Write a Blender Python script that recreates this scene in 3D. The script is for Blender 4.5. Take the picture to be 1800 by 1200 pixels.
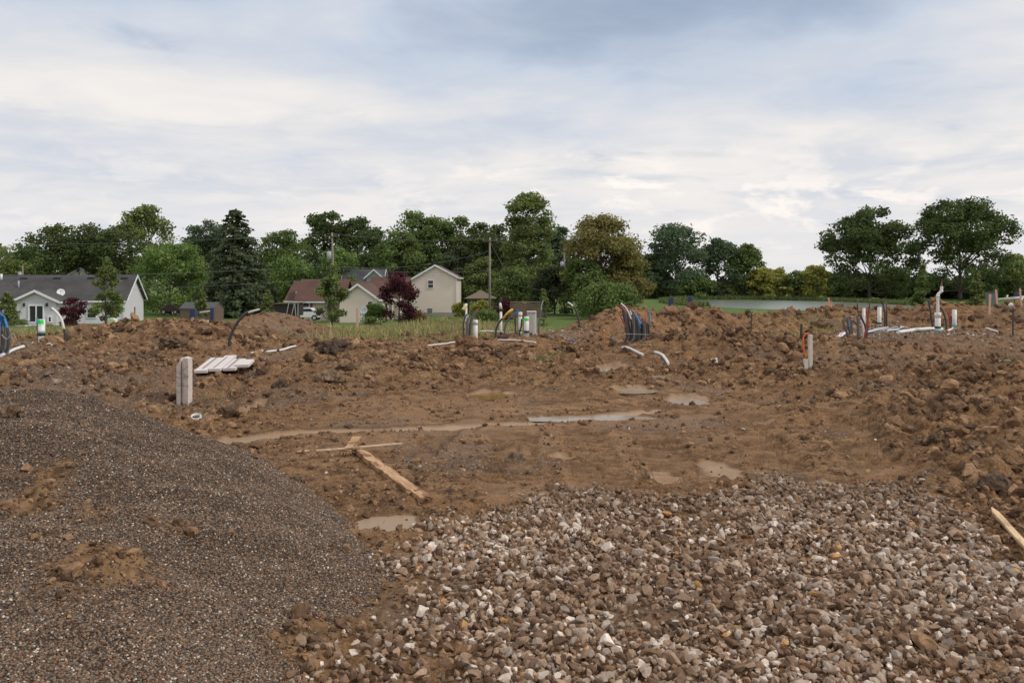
import bpy, math, random
import numpy as np
from mathutils import Vector, Matrix

for _o in list(bpy.data.objects):
    bpy.data.objects.remove(_o)
SC = bpy.context.scene
COL = SC.collection
R = math.radians
rng = np.random.default_rng(7)
random.seed(11)

# ------------------------------------------------------------------ camera
F = 1500.0          # focal length in pixels of an 1800 px wide frame
HOR = 495.0         # row of the horizon
CZ = 1.7            # eye height
cam = bpy.data.cameras.new('camera')
cam.sensor_width = 36.0
cam.lens = 36.0 * F / 1800.0
cam.shift_y = -(600.0 - HOR) / 1800.0
cam.clip_start = 0.05
cam.clip_end = 5000.0
camo = bpy.data.objects.new('camera', cam)
COL.objects.link(camo)
camo.location = (0, 0, CZ)
camo.rotation_euler = (R(90), 0, 0)
SC.camera = camo

# ------------------------------------------------------------------ world
SUN_EL, SUN_AZ = R(44), R(104)      # azimuth measured clockwise from the view direction (+Y)
world = bpy.data.worlds.new('World')
SC.world = world
world.use_nodes = True
wt = world.node_tree
for n in list(wt.nodes):
    wt.nodes.remove(n)


class G:
    """tiny node-graph helper"""
    def __init__(s, t):
        s.t = t

    def n(s, typ, **kw):
        nd = s.t.nodes.new(typ)
        for k, v in kw.items():
            setattr(nd, k, v)
        return nd

    def put(s, sock, v):
        if isinstance(v, (int, float)):
            if sock.type == 'RGBA':
                sock.default_value = (v, v, v, 1)
            elif sock.type == 'VECTOR':
                sock.default_value = (v, v, v)
            else:
                sock.default_value = v
        elif isinstance(v, (tuple, list)):
            sock.default_value = tuple(v) + ((1,) if sock.type == 'RGBA' and len(v) == 3 else ())
        elif v is not None:
            s.t.links.new(v, sock)

    def m(s, op, a, b=None, c=None, clamp=False):
        nd = s.n('ShaderNodeMath', operation=op, use_clamp=clamp)
        for i, v in enumerate((a, b, c)):
            if v is not None:
                s.put(nd.inputs[i], v)
        return nd.outputs[0]

    def vm(s, op, a, b=None):
        nd = s.n('ShaderNodeVectorMath', operation=op)
        s.put(nd.inputs[0], a)
        if b is not None:
            s.put(nd.inputs[1], b)
        return nd.outputs[0]

    def noise(s, vec, scale, detail=4, rough=0.5, dist=0.0, color=False):
        nd = s.n('ShaderNodeTexNoise')
        if vec is not None:
            s.t.links.new(vec, nd.inputs['Vector'])
        nd.inputs['Scale'].default_value = scale
        nd.inputs['Detail'].default_value = detail
        nd.inputs['Roughness'].default_value = rough
        nd.inputs['Distortion'].default_value = dist
        return nd.outputs['Color' if color else 'Fac']

    def vor(s, vec, scale, feature='F1', out='Distance', rand=1.0):
        nd = s.n('ShaderNodeTexVoronoi', feature=feature)
        s.t.links.new(vec, nd.inputs['Vector'])
        nd.inputs['Scale'].default_value = scale
        if 'Randomness' in nd.inputs:
            nd.inputs['Randomness'].default_value = rand
        return nd.outputs[out]

    def ramp(s, fac, stops, interp='LINEAR'):
        nd = s.n('ShaderNodeValToRGB')
        cr = nd.color_ramp
        cr.interpolation = interp
        while len(cr.elements) < len(stops):
            cr.elements.new(0.5)
        for e, (p, c) in zip(cr.elements, stops):
            e.position = p
            e.color = (c, c, c, 1) if isinstance(c, (int, float)) else tuple(c) + (1,)
        s.t.links.new(fac, nd.inputs['Fac'])
        return nd.outputs['Color']

    def mix(s, f, a, b, blend='MIX'):
        nd = s.n('ShaderNodeMix', data_type='RGBA', blend_type=blend)
        s.put(nd.inputs[0], f)
        s.put(nd.inputs[6], a)
        s.put(nd.inputs[7], b)
        return nd.outputs[2]

    def sm(s, x, lo, hi):
        nd = s.n('ShaderNodeMapRange', interpolation_type='SMOOTHSTEP')
        s.put(nd.inputs['Value'], x)
        nd.inputs['From Min'].default_value = lo
        nd.inputs['From Max'].default_value = hi
        return nd.outputs[0]


g = G(wt)
SKYS = 0.1
tc = g.n('ShaderNodeTexCoord').outputs['Generated']
sx = g.n('ShaderNodeSeparateXYZ')
wt.links.new(tc, sx.inputs[0])
X, Y, Z = sx.outputs
az = g.m('ARCTAN2', X, Y)                       # 0 straight ahead, + to the right
zc = g.m('MAXIMUM', Z, 0.0)
den = g.m('ADD', zc, 0.16)
cv = g.n('ShaderNodeCombineXYZ')
wt.links.new(g.m('DIVIDE', X, den), cv.inputs[0])
wt.links.new(g.m('DIVIDE', Y, den), cv.inputs[1])
cvo = cv.outputs[0]
warp = g.noise(cvo, 0.9, 3, 0.5, color=True)
cw = g.vm('ADD', cvo, g.vm('SCALE', g.vm('SUBTRACT', warp, (0.5, 0.5, 0.5)), None))
cw.node.inputs[1].links[0].from_node.inputs['Scale'].default_value = 0.8
n1 = g.noise(cw, 0.55, 6, 0.52)
n2 = g.noise(cw, 1.7, 8, 0.56)
n3 = g.noise(g.vm('MULTIPLY', cw, (1.0, 2.2, 1.0)), 3.0, 7, 0.6)


def lump(a0, z0, sa, sz):
    """soft cloud bank round a direction (azimuth, height)"""
    da = g.m('DIVIDE', g.m('SUBTRACT', az, a0), sa)
    dz = g.m('DIVIDE', g.m('SUBTRACT', Z, z0), sz)
    q = g.m('ADD', g.m('MULTIPLY', da, da), g.m('MULTIPLY', dz, dz))
    return g.m('EXPONENT', g.m('MULTIPLY', q, -1.0))


bank = g.m('MULTIPLY', lump(0.16, 0.30, 0.34, 0.065), 0.78)
for a0, z0, sa, sz, w in ((-0.50, 0.315, 0.18, 0.03, 0.8), (0.42, 0.20, 0.20, 0.02, 0.30), (-0.42, 0.135, 0.24, 0.025, 0.22),
                          (-0.60, 0.235, 0.14, 0.018, 0.22), (-0.08, 0.215, 0.10, 0.02, 0.14), (0.02, 0.165, 0.15, 0.02, 0.15),
                          (0.15, 0.50, 0.7, 0.15, 0.35), (-0.20, 0.25, 0.14, 0.04, 0.2),
                          (-0.40, 0.21, 0.22, 0.03, -0.20), (0.10, 0.13, 0.20, 0.025, -0.22), (0.52, 0.29, 0.10, 0.04, -0.25)):
    bank = g.m('ADD', bank, g.m('MULTIPLY', lump(a0, z0, sa, sz), w))
cl = g.m('ADD', bank, g.m('MULTIPLY', g.m('SUBTRACT', n1, 0.5), 1.05))
cl = g.m('ADD', cl, g.m('MULTIPLY', g.m('SUBTRACT', n2, 0.5), 1.05))
cl = g.m('ADD', cl, g.m('MULTIPLY', g.m('SUBTRACT', n3, 0.5), 0.26))
k = 1.0 / SKYS
ccol = g.ramp(g.m('ADD', g.m('MULTIPLY', cl, 0.8), 0.33), [
    (0.0, (0.84, 0.79, 0.75)), (0.22, (0.75, 0.725, 0.71)), (0.42, (0.63, 0.645, 0.685)),
    (0.62, (0.50, 0.56, 0.66)), (0.85, (0.36, 0.43, 0.55)), (1.0, (0.30, 0.37, 0.48))])
# pale warm veil towards the horizon, thin blue gaps
veil = g.sm(Z, 0.16, 0.0)
ccol = g.mix(g.m('MULTIPLY', veil, 0.62), ccol, (0.72, 0.705, 0.71))
lv = g.n('ShaderNodeCombineXYZ')
wt.links.new(g.m('MULTIPLY', az, 2.6), lv.inputs[0])
wt.links.new(g.m('MULTIPLY', Z, 17.0), lv.inputs[1])
lvw = g.vm('ADD', lv.outputs[0], g.vm('MULTIPLY', g.vm('SUBTRACT', warp, (0.5, 0.5, 0.5)), (1.6, 1.6, 1.6)))
lay = g.m('MULTIPLY', g.sm(g.noise(lvw, 1.3, 6, 0.55), 0.47, 0.66), g.m('MULTIPLY', g.sm(Z, 0.03, 0.09), g.sm(Z, 0.34, 0.20)))
ccol = g.mix(g.m('MULTIPLY', lay, 0.6), ccol, (0.51, 0.56, 0.64))
pv_ = g.n('ShaderNodeCombineXYZ')
wt.links.new(g.m('MULTIPLY', az, 7.0), pv_.inputs[0])
wt.links.new(g.m('MULTIPLY', Z, 19.0), pv_.inputs[1])
pvw = g.vm('ADD', pv_.outputs[0], g.vm('MULTIPLY', g.vm('SUBTRACT', warp, (0.5, 0.5, 0.5)), (1.2, 1.2, 1.2)))
pn_ = g.noise(pvw, 1.5, 9, 0.60)
puff = g.sm(pn_, 0.50, 0.64)
zone = g.m('MULTIPLY', g.sm(Z, 0.015, 0.05), g.sm(Z, 0.19, 0.10))
zone = g.m('MULTIPLY', zone, g.m('ADD', 0.35, g.m('ADD', g.m('MULTIPLY', lump(0.12, 0.125, 0.14, 0.03), 0.65), g.m('MULTIPLY', lump(0.34, 0.08, 0.20, 0.04), 0.5))))
ccol = g.mix(g.m('MULTIPLY', g.m('MULTIPLY', puff, zone), 0.95), ccol, (0.93, 0.86, 0.80))
sky = g.n('ShaderNodeTexSky', sky_type='NISHITA', sun_disc=False)
sky.sun_elevation = SUN_EL
sky.sun_rotation = SUN_AZ
sky.air_density = 1.0
sky.dust_density = 2.0
ccs = g.vm('MULTIPLY', ccol, (k, k, k))
gap = g.m('MULTIPLY', g.sm(n2, 0.60, 0.72), 0.25)
full = g.mix(gap, ccs, sky.outputs[0])
low = g.sm(Z, 0.0, -0.02)
full = g.mix(low, full, (1.3, 1.1, 0.9))
bg = g.n('ShaderNodeBackground')
wt.links.new(full, bg.inputs['Color'])
bg.inputs['Strength'].default_value = SKYS
wo = g.n('ShaderNodeOutputWorld')
wt.links.new(bg.outputs[0], wo.inputs['Surface'])

# ------------------------------------------------------------------ sun (veiled by cloud)
sl = bpy.data.lights.new('sun', 'SUN')
sl.energy = 1.5
sl.angle = R(10)
sl.color = (1.0, 0.95, 0.88)
so = bpy.data.objects.new('sun', sl)
COL.objects.link(so)
sd = Vector((math.sin(SUN_AZ) * math.cos(SUN_EL), math.cos(SUN_AZ) * math.cos(SUN_EL), math.sin(SUN_EL)))
so.rotation_euler = sd.to_track_quat('Z', 'Y').to_euler()
so.location = (30, -20, 60)

vs = SC.view_settings
vs.view_transform = 'Standard'
vs.look = 'None'
vs.exposure = 0.20
vs.gamma = 1.0
vs.use_curve_mapping = False
SC.render.engine = 'CYCLES'
SC.cycles.max_bounces = 5
SC.cycles.diffuse_bounces = 2
SC.cycles.use_denoising = True


# ------------------------------------------------------------------ numpy noise
def _hash(ix, iy, seed):
    h = (ix.astype(np.int64) * 374761393 + iy.astype(np.int64) * 668265263 + seed * 1442695041) & 0xffffffff
    h = ((h ^ (h >> 13)) * 1274126177) & 0xffffffff
    h = (h ^ (h >> 16)) & 0xffffffff
    return h.astype(np.float64) / 4294967295.0


def vnoise(x, y, seed=0):
    ix, iy = np.floor(x), np.floor(y)
    fx, fy = x - ix, y - iy
    out = 0
    ux, uy = fx * fx * fx * (fx * (fx * 6 - 15) + 10), fy * fy * fy * (fy * (fy * 6 - 15) + 10)
    def gr(dx, dy):
        a = _hash(ix + dx, iy + dy, seed) * 6.2831853
        return np.cos(a) * (fx - dx) + np.sin(a) * (fy - dy)
    a, b, c, d = gr(0, 0), gr(1, 0), gr(0, 1), gr(1, 1)
    return (a + (b - a) * ux + (c - a) * uy + (a - b - c + d) * ux * uy) * 1.4


def fbm(x, y, scale, octv, seed, rough=0.5):
    s, a, t = 0, 1.0, 0.0
    for o in range(octv):
        s = s + a * vnoise(x * scale + o * 17.3, y * scale - o * 9.1, seed + o)
        t += a
        a *= rough
        scale *= 2.03
    return s / t


def worley(x, y, scale, seed):
    x, y = x * scale, y * scale
    ix, iy = np.floor(x), np.floor(y)
    best = np.full(x.shape, 9.0)
    idv = np.zeros(x.shape)
    for dx in (-1, 0, 1):
        for dy in (-1, 0, 1):
            cx, cy = ix + dx, iy + dy
            hx = _hash(cx, cy, seed)
            px, py = cx + hx, cy + _hash(cx, cy, seed + 77)
            d = (px - x) ** 2 + (py - y) ** 2
            m = d < best
            best = np.where(m, d, best)
            idv = np.where(m, hx, idv)
    return np.sqrt(best), idv


def sstep(x, a, b):
    t = np.clip((x - a) / (b - a), 0, 1)
    return t * t * (3 - 2 * t)


# ------------------------------------------------------------------ terrain
def PX(px, Yd):
    return (px - 900.0) * Yd / F


def PZ(py, Yd):
    return CZ - (py - HOR) * Yd / F


def W(px, py, Yd):
    return Vector((PX(px, Yd), Yd, PZ(py, Yd)))


def flat(px, py, z=0.0):
    """where the view ray through a pixel meets the level z"""
    Yd = (CZ - z) * F / (py - HOR)
    return PX(px, Yd), Yd


def bump(x, y, cx, cy, rx, ry, h, rot=0.0):
    dx, dy = x - cx, y - cy
    c, s = math.cos(rot), math.sin(rot)
    u, v = (dx * c + dy * s) / rx, (-dx * s + dy * c) / ry
    return h * np.exp(-(u * u + v * v))


def seg_d(x, y, ax, ay, bx, by):
    vx, vy = bx - ax, by - ay
    t = np.clip(((x - ax) * vx + (y - ay) * vy) / (vx * vx + vy * vy), 0, 1)
    return np.hypot(x - ax - t * vx, y - ay - t * vy), t


BUMPS = [  # px, Y, rx, ry, h, rot
    (290, 20, 2.1, 1.6, 0.62, 0), (215, 18, 1.2, 1.4, 0.22, 0), (470, 24, 1.3, 1.5, 0.75, 0), (400, 22, 1.2, 1.3, 0.15, 0),
    (120, 13, 1.8, 1.6, 0.22, 0), (600, 14.2, 0.55, 0.45, 0.16, 0), (840, 15.2, 0.8, 0.6, 0.26, 0), (1300, 16.0, 1.6, 1.1, 0.38, 0),
    (1060, 21, 1.0, 1.2, 0.06, 0), (1760, 9.0, 1.1, 1.6, 0.30, 0.2), (1690, 12.5, 2.0, 1.6, 0.22, 0), (1480, 11.0, 0.9, 0.9, 0.14, 0),
    (905, 8.7, 0.16, 0.14, 0.10, 0), (1730, 17.0, 1.5, 0.8, 0.18, 0), (790, 33, 2.2, 2.5, 0.45, 0), (1190, 17, 0.9, 0.8, 0.15, 0),
    (1700, 7.2, 0.6, 0.5, 0.16, 0), (1500, 15.6, 1.0, 0.6, 0.12, 0), (700, 14.0, 0.8, 0.5, 0.08, 0), (540, 12.6, 0.4, 0.4, 0.10, 0)]
RIDGES = [  # x0,y0,x1,y1,h,w
    (PX(1075, 21), 21, PX(1440, 24), 24, 0.80, 1.1), (PX(1490, 26), 26, PX(1900, 25), 25, 0.92, 1.5),
    (PX(1640, 23), 23, PX(1850, 22.5), 22.5, 0.45, 1.2)]
ZY = np.array([0, 11.5, 14, 17, 21, 28, 36, 45, 60, 75, 88, 120, 5000.0])
ZZ = np.array([0, 0.0, .16, .33, .28, .02, -.42, -0.9, -1.6, -2.35, -2.9, -2.95, -2.95])
PONDC = (57.0, 180.0, 21.0, 42.0)
PONDZ = -3.0


def rough_smooth(x, y):
    z = np.interp(y, ZY, ZZ)
    for px, Yd, rx, ry, h, rot in BUMPS:
        z = z + bump(x, y, PX(px, Yd), Yd, rx, ry, h, rot)
    for ax, ay, bx, by, h, w in RIDGES:
        d, t = seg_d(x, y, ax, ay, bx, by)
        z = z + h * (1.0 + .22 * vnoise(x * .55 + ax, y * .3, 77)) * np.exp(-(d / w) ** 2) * (1 + 0 * t)
    z = z - 0.25 * sstep(x, 6, 12) * sstep(y, 9, 7) * 0
    return z


ANCH = [(835, 601, 19), (926, 597, 19), (884, 596, 20), (914, 590, 21), (700, 604, 20), (1110, 606, 16.5), (1421, 652, 13.6),
        (1518, 578, 19), (1546, 578, 19.5), (1650, 587, 18), (1677, 580, 19), (1490, 598, 16.5), (73, 608, 16), (8, 625, 14),
        (112, 606, 17), (403, 612, 17), (323, 712, 11.6), (400, 650, 13.8), (480, 623, 16.5), (1135, 632, 15.0), (1600, 592, 17),
        (1765, 635, 13.5), (640, 640, 14.8), (1000, 600, 18.5), (1780, 582, 19), (820, 578, 23), (560, 597, 21.5),
        (1035, 574, 21.5), (1100, 566, 22), (1190, 559, 22.5), (1290, 554, 22.8), (1400, 553, 23.6), (1560, 552, 25.5), (1650, 534, 25.5), (1770, 541, 25),
        (290, 571, 20), (215, 584, 19), (470, 549, 24), (545, 566, 25), (120, 640, 13), (1010, 585, 19.5), (950, 592, 18.5)]
_ax = np.array([PX(a[0], a[2]) for a in ANCH])
_ay = np.array([a[2] for a in ANCH], float)
_az = np.array([PZ(a[1], a[2]) for a in ANCH])
_K = np.exp(-(((_ax[:, None] - _ax) ** 2 + (_ay[:, None] - _ay) ** 2) / 1.3 ** 2))
_wt = np.linalg.solve(_K + 0.02 * np.eye(len(_ax)), _az - rough_smooth(_ax, _ay))


def smoothH(x, y):
    z = rough_smooth(x, y)
    near = (y > 8) & (y < 28)
    if np.any(near):
        xs, ys = x[near], y[near]
        c = np.zeros(xs.shape)
        for i in range(len(_ax)):
            c += _wt[i] * np.exp(-((xs - _ax[i]) ** 2 + (ys - _ay[i]) ** 2) / 1.3 ** 2)
        z = z.copy()
        z[near] += c
    d = np.sqrt(((x - PONDC[0]) / PONDC[2]) ** 2 + ((y - PONDC[1]) / PONDC[3]) ** 2)
    z = z - 1.2 * sstep(d, 1.04, 0.9)
    return z


# puddles: px, py, width px, height px, kind
PUD = [(682, 917, 88, 26, 0), (1206, 699, 62, 11, 1), (1262, 822, 62, 30, 3), (1105, 684, 70, 7, 1), (862, 691, 66, 10, 2),
       (1040, 732, 210, 8, 1), (440, 768, 90, 10, 0), (447, 711, 30, 13, 1), (1070, 645, 60, 6, 1), (1175, 660, 46, 5, 1), (590, 756, 120, 6, 3),
       (445, 598, 36, 8, 2), (700, 1010, 40, 16, 3), (1345, 740, 40, 5, 3), (870, 742, 60, 4, 0), (1165, 835, 50, 18, 3), (985, 800, 40, 12, 3), (1450, 850, 60, 10, 3)]


def _solve_flat(px, py):
    Yd = (CZ) * F / (py - HOR)
    for _ in range(12):
        z = float(smoothH(np.array([PX(px, Yd)]), np.array([Yd]))[0])
        Yd = 0.5 * Yd + 0.5 * (CZ - z) * F / (py - HOR)
    return PX(px, Yd), Yd, z


PUDW = []
for px, py, w, h, kd in PUD:
    cx, cy, z = _solve_flat(px, py)
    PUDW.append((cx, cy, w * 0.5 * cy / F, max(0.06, h * 0.5 * cy * cy / (F * (CZ - z))), z - 0.035, kd))
WET = [flat(*p) for p in ((385, 776), (450, 768), (560, 757), (720, 752), (850, 745), (960, 738), (1060, 729), (1140, 721))]
TRK = [((0.02, 9.7), (-.02, 6.9), .30), ((.80, 9.8), (.72, 7.0), .30), ((1.55, 9.5), (1.48, 7.2), .28), ((-.75, 10.0), (-.9, 8.3), .22),
       ((4.1, 10.6), (3.2, 7.5), .30), ((2.9, 10.6), (2.4, 7.4), .28), ((2.3, 12.6), (0.2, 11.7), .25), ((0.0, 12.8), (2.6, 11.2), .22)]


def pile_h(x, y):
    e1 = .34 * (-.74 - .17 * np.clip(4.9 - y, 0, 3) - x + .10 * vnoise(x * 0, y * 1.1, 5) + .05 * vnoise(x * 3, y * 3.1, 6))
    e2 = .50 * (8.75 - y)
    e3 = .50 * ((-1.12 - x) * .85 + (6.0 - y) * .5)
    e4 = .34 + .105 * (y - 3) + .05 * np.maximum(0, -x - 2.4)
    k = .10
    s = -k * np.log(np.exp(-e1 / k) + np.exp(-e2 / k) + np.exp(-e3 / k) + np.exp(-e4 / k)) + .02
    s = s + .05 * fbm(x, y, .9, 3, 41) * sstep(s, 0, .3) + bump(x, y, -3.0, 5.6, .7, .25, .05) + bump(x, y, -4.4, 6.9, .9, .35, .06)
    s = s + .10 * fbm(x, y, 1.3, 3, 44) * sstep(s, 0, .3) + .05 * fbm(x, y, 2.2, 2, 43) * sstep(s, 0, .4) - bump(x, y, -3.2, 4.7, .45, .3, .06)
    return s


def masks(x, y):
    """clod amount, wetness, weeds, grit"""
    clod = np.full(x.shape, .22)
    clod = np.maximum(clod, .75 * sstep(y, 11.0, 14))
    for px, Yd, rx, ry, h, rot in BUMPS:
        clod = np.maximum(clod, np.minimum(1, 5 * bump(x, y, PX(px, Yd), Yd, rx * 1.15, ry * 1.15, h, rot)))
    for ax, ay, bx, by, h, w in RIDGES:
        clod = np.maximum(clod, np.exp(-(seg_d(x, y, ax, ay, bx, by)[0] / (w * 1.4)) ** 2))
    clod = np.maximum(clod, .8 * sstep(x, 2.6, 3.9) * sstep(y, 14, 11))
    clod = np.maximum(clod, .7 * sstep(x, -1.8, -3.2) * sstep(y, 7, 9) * sstep(y, 22, 18))
    for px, Yd, rx, ry in ((1590, 18, 2.5, 1.7), (900, 19.6, 2.1, 1.5), (1125, 15.4, .9, .8), (480, 16.2, .8, .8), (780, 17.6, 1.3, .6), (915, 17.4, .7, .5), (1745, 19, .7, .6), (20, 14, .9, .8)):
        clod = clod * (1 - .8 * bump(x, y, PX(px, Yd), Yd, rx, ry, 1))
    # smoother driven ground in the middle
    driv = np.exp(-(((x - .3) / 3.2) ** 2 + ((y - 10.4) / 2.9) ** 2) ** 1.6)
    clod = clod * (1 - .82 * driv)
    for (ta, tb_, w) in TRK:
        dd, t = seg_d(x, y, ta[0], ta[1], tb_[0], tb_[1])
        clod = clod * (1 - .8 * sstep(dd, w * 1.1, w * .8))
    clod = clod * (1 - .6 * sstep(y, 20, 22) * sstep(y, 40, 30) * (x > -8) * (x < 0))
    wet = np.zeros(x.shape)
    wn = vnoise(x * 5, y * 5, 31) * .07 + vnoise(x * 1.3, y * 1.3, 32) * .05
    for a, b in zip(WET[:-1], WET[1:]):
        d = seg_d(x, y, a[0], a[1], b[0], b[1])[0]
        wet = np.maximum(wet, sstep(d + wn, .24, .10))
    for cx, cy, rx, ry, z, kd in PUDW:
        q = np.sqrt(((x - cx) / (rx * 1.35)) ** 2 + ((y - cy) / (ry * 1.3)) ** 2) + wn * 4
        wet = np.maximum(wet, .8 * sstep(q, 1.25, .7))
    wet = np.maximum(wet, .55 * sstep(fbm(x, y, .8, 3, 55) * driv, .10, .3))
    for (ta, tb_, w) in TRK:
        dd, t = seg_d(x, y, ta[0], ta[1], tb_[0], tb_[1])
        wet = np.maximum(wet, .5 * sstep(dd + .08 * vnoise(x * 6, y * 6, 59), w, w * .3) * sstep(fbm(x, y, 1.7, 3, 57), -.15, .2))
    weeds = sstep(y, 19.6, 21.5) * sstep(y, 60, 34) * sstep(fbm(x, y, .35, 3, 61) + .35 * (x < .5) * (y > 20.5) - .3 * (x > 1.5) - .5 * sstep(x, -7, -9) * sstep(y, 26, 20), -.05, .25)
    for px, Yd, rx, ry, h, rot in BUMPS[:4]:
        weeds = weeds * (1 - np.minimum(1, 2.2 * bump(x, y, PX(px, Yd), Yd, rx * 1.2, ry * 1.4, 1)))
    weeds = np.maximum(weeds, sstep(y, 36, 44))
    weeds = np.maximum(weeds, sstep(x, -7.5, -9.5) * sstep(y, 15.5, 17.5) * sstep(fbm(x, y, .5, 2, 63), -.2, .2) * (1 - bump(x, y, PX(290, 20), 20, 3, 3, 1)))
    grit = sstep(fbm(x, y, .55, 4, 71), .12, .34) * .7
    for px, Yd, r in ((1600, 18, 2.2), (1560, 14.5, 1.1), (985, 19.0, .7), (130, 12.2, 1.6), (70, 14.5, 1.2), (1330, 19, .8), (500, 22, 1.4), (790, 33, 3)):
        grit = np.maximum(grit, bump(x, y, PX(px, Yd), Yd, r, r * .8, 1.1))
    return np.clip(clod, 0, 1), wet, weeds, np.clip(grit, 0, 1)


def Hcore(x, y, want=False):
    x = np.asarray(x, float)
    y = np.asarray(y, float)
    z = smoothH(x, y)
    clod, wet, weeds, grit = masks(x, y)
    amp = clod * (1 - .85 * wet) * sstep(y, 75, 45)
    wx, wy = x + .12 * vnoise(x * 3, y * 3, 3), y + .12 * vnoise(x * 3, y * 3, 4)
    w1, i1 = worley(wx, wy, 2.6, 11)
    w3, i3 = worley(wx, wy, 10.0, 13)
    tb = lambda sc, sd: np.abs(vnoise(wx * sc, wy * sc, sd))
    d = amp * (.11 * np.clip(.62 - w1, 0, 1) * (i1 * 1.6) + .05 * np.clip(.62 - w3, 0, 1) * (i3 * 1.5) + .13 * tb(1.7, 14) + .11 * tb(3.6, 15) + .075 * tb(7.7, 16) + .05 * tb(15.5, 17) - .11)
    fin = sstep(y, 26, 12)
    d = d + amp * fin * .03 * tb(31, 18)
    d = d + (.10 * amp + .028) * fbm(x, y, .9, 5, 21, .55)
    d = d + (.009 + .02 * amp) * fbm(x, y, 9, 3, 27, .6) * (1 - .8 * wet) * sstep(y, 40, 20)
    d = d + .017 * (1 - wet) * (tb(5.5, 19) + .8 * tb(13, 20) + .5 * tb(27, 22)) * sstep(y, 30, 15)
    wet0 = wet
    for (a, b, w) in TRK:
        dd, t = seg_d(x, y, a[0], a[1], b[0], b[1])
        inn = sstep(dd, w, w * .7) * sstep(t, 0, .12) * sstep(t, 1, .85)
        lug = np.tanh(2.6 * np.sin((y + dd * .25 * np.sign(x - a[0])) * 38 + vnoise(x * 4, y * 4, 8) * 1.1) + .9 * vnoise(x * 14, y * 14, 80))
        wet = np.maximum(wet, .85 * inn * sstep(lug, -.1, -.8) * sstep(vnoise(x * 2.3, y * 2.3, 82), -.35, .1))
        d = d * (1 - .7 * inn) + inn * (.042 * lug * np.clip(1.0 + .8 * vnoise(x * 2, y * 2, 9), 0, 1) - .03)
        d = d + .022 * (1 + 1.2 * vnoise(x * 16, y * 16, 81)) * np.exp(-((dd - w) / .05) ** 2) * sstep(t, 0, .1) * (.6 + vnoise(x * 6, y * 6, 10))
    z = z + d
    z = z - .035 * wet0 * (y < 13)
    if want:
        return z, clod, wet, weeds, grit
    return z


PUD2 = []
for cx, cy, rx, ry, pz, kd in PUDW:
    q = np.linspace(0, 6.283, 24)
    zs = np.concatenate([Hcore(cx + rx * k * np.cos(q), cy + ry * k * np.sin(q)) for k in (1.2, 1.45)])
    PUD2.append((cx, cy, rx, ry, float(np.quantile(zs, .22)) - .004, kd))
PUDW = PUD2


def H(x, y, want=False):
    x = np.asarray(x, float)
    y = np.asarray(y, float)
    r_ = Hcore(x, y, True)
    z = r_[0]
    for cx, cy, rx, ry, pz, kd in PUDW:
        if kd == 3:
            continue
        m = (np.abs(x - cx) < rx * 2.2) & (np.abs(y - cy) < ry * 2.2)
        if not np.any(m):
            continue
        xs, ys, zs = x[m], y[m], z[m]
        q = np.sqrt(((xs - cx) / rx) ** 2 + ((ys - cy) / ry) ** 2) + .45 * vnoise(xs * 3.1, ys * 3.1, 33) + .35 * vnoise(xs * 9, ys * 9, 34)
        f = sstep(q, 1.3, .8)
        z = z.copy()
        z[m] = zs * (1 - f) + np.minimum(zs, pz - .015 + .012 * vnoise(xs * 7, ys * 7, 35)) * f
    if want:
        return (z,) + r_[1:]
    return z


def GH(x, y):
    return float(H(np.array([x]), np.array([y]))[0])


def mesh_from(name, v, f, smooth=True):
    """v (n,3) float, f (m,3|4) int -> mesh"""
    me = bpy.data.meshes.new(name)
    v = np.ascontiguousarray(v, dtype=np.float32)
    f = np.ascontiguousarray(f, dtype=np.int32)
    k = f.shape[1]
    me.vertices.add(len(v))
    me.vertices.foreach_set('co', v.ravel())
    me.loops.add(f.size)
    me.loops.foreach_set('vertex_index', f.ravel())
    me.polygons.add(len(f))
    me.polygons.foreach_set('loop_start', np.arange(0, f.size, k, dtype=np.int32))
    me.polygons.foreach_set('use_smooth', np.full(len(f), smooth))
    me.update(calc_edges=True)
    me.validate()
    return me


def setcol(me, name, c, dom='POINT'):
    c = np.asarray(c, dtype=np.float32)
    if c.ndim == 1:
        c = np.stack([c, c, c], 1)
    c4 = np.concatenate([c[:, :3], np.ones((len(c), 1), np.float32)], 1)
    a = me.attributes.new(name, 'FLOAT_COLOR', dom)
    a.data.foreach_set('color', c4.ravel())


# ------------------------------------------------------------------ materials
MATS = {}


def pbsdf(name):
    m = bpy.data.materials.new(name)
    m.use_nodes = True
    t = m.node_tree
    p = t.nodes['Principled BSDF']
    MATS[name] = m
    return m, G(t), p


def bumpn(gg, height, dist, strength=1.0, normal=None):
    b = gg.n('ShaderNodeBump')
    b.inputs['Strength'].default_value = strength
    b.inputs['Distance'].default_value = dist
    gg.put(b.inputs['Height'], height)
    if normal is not None:
        gg.put(b.inputs['Normal'], normal)
    return b.outputs[0]


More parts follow.
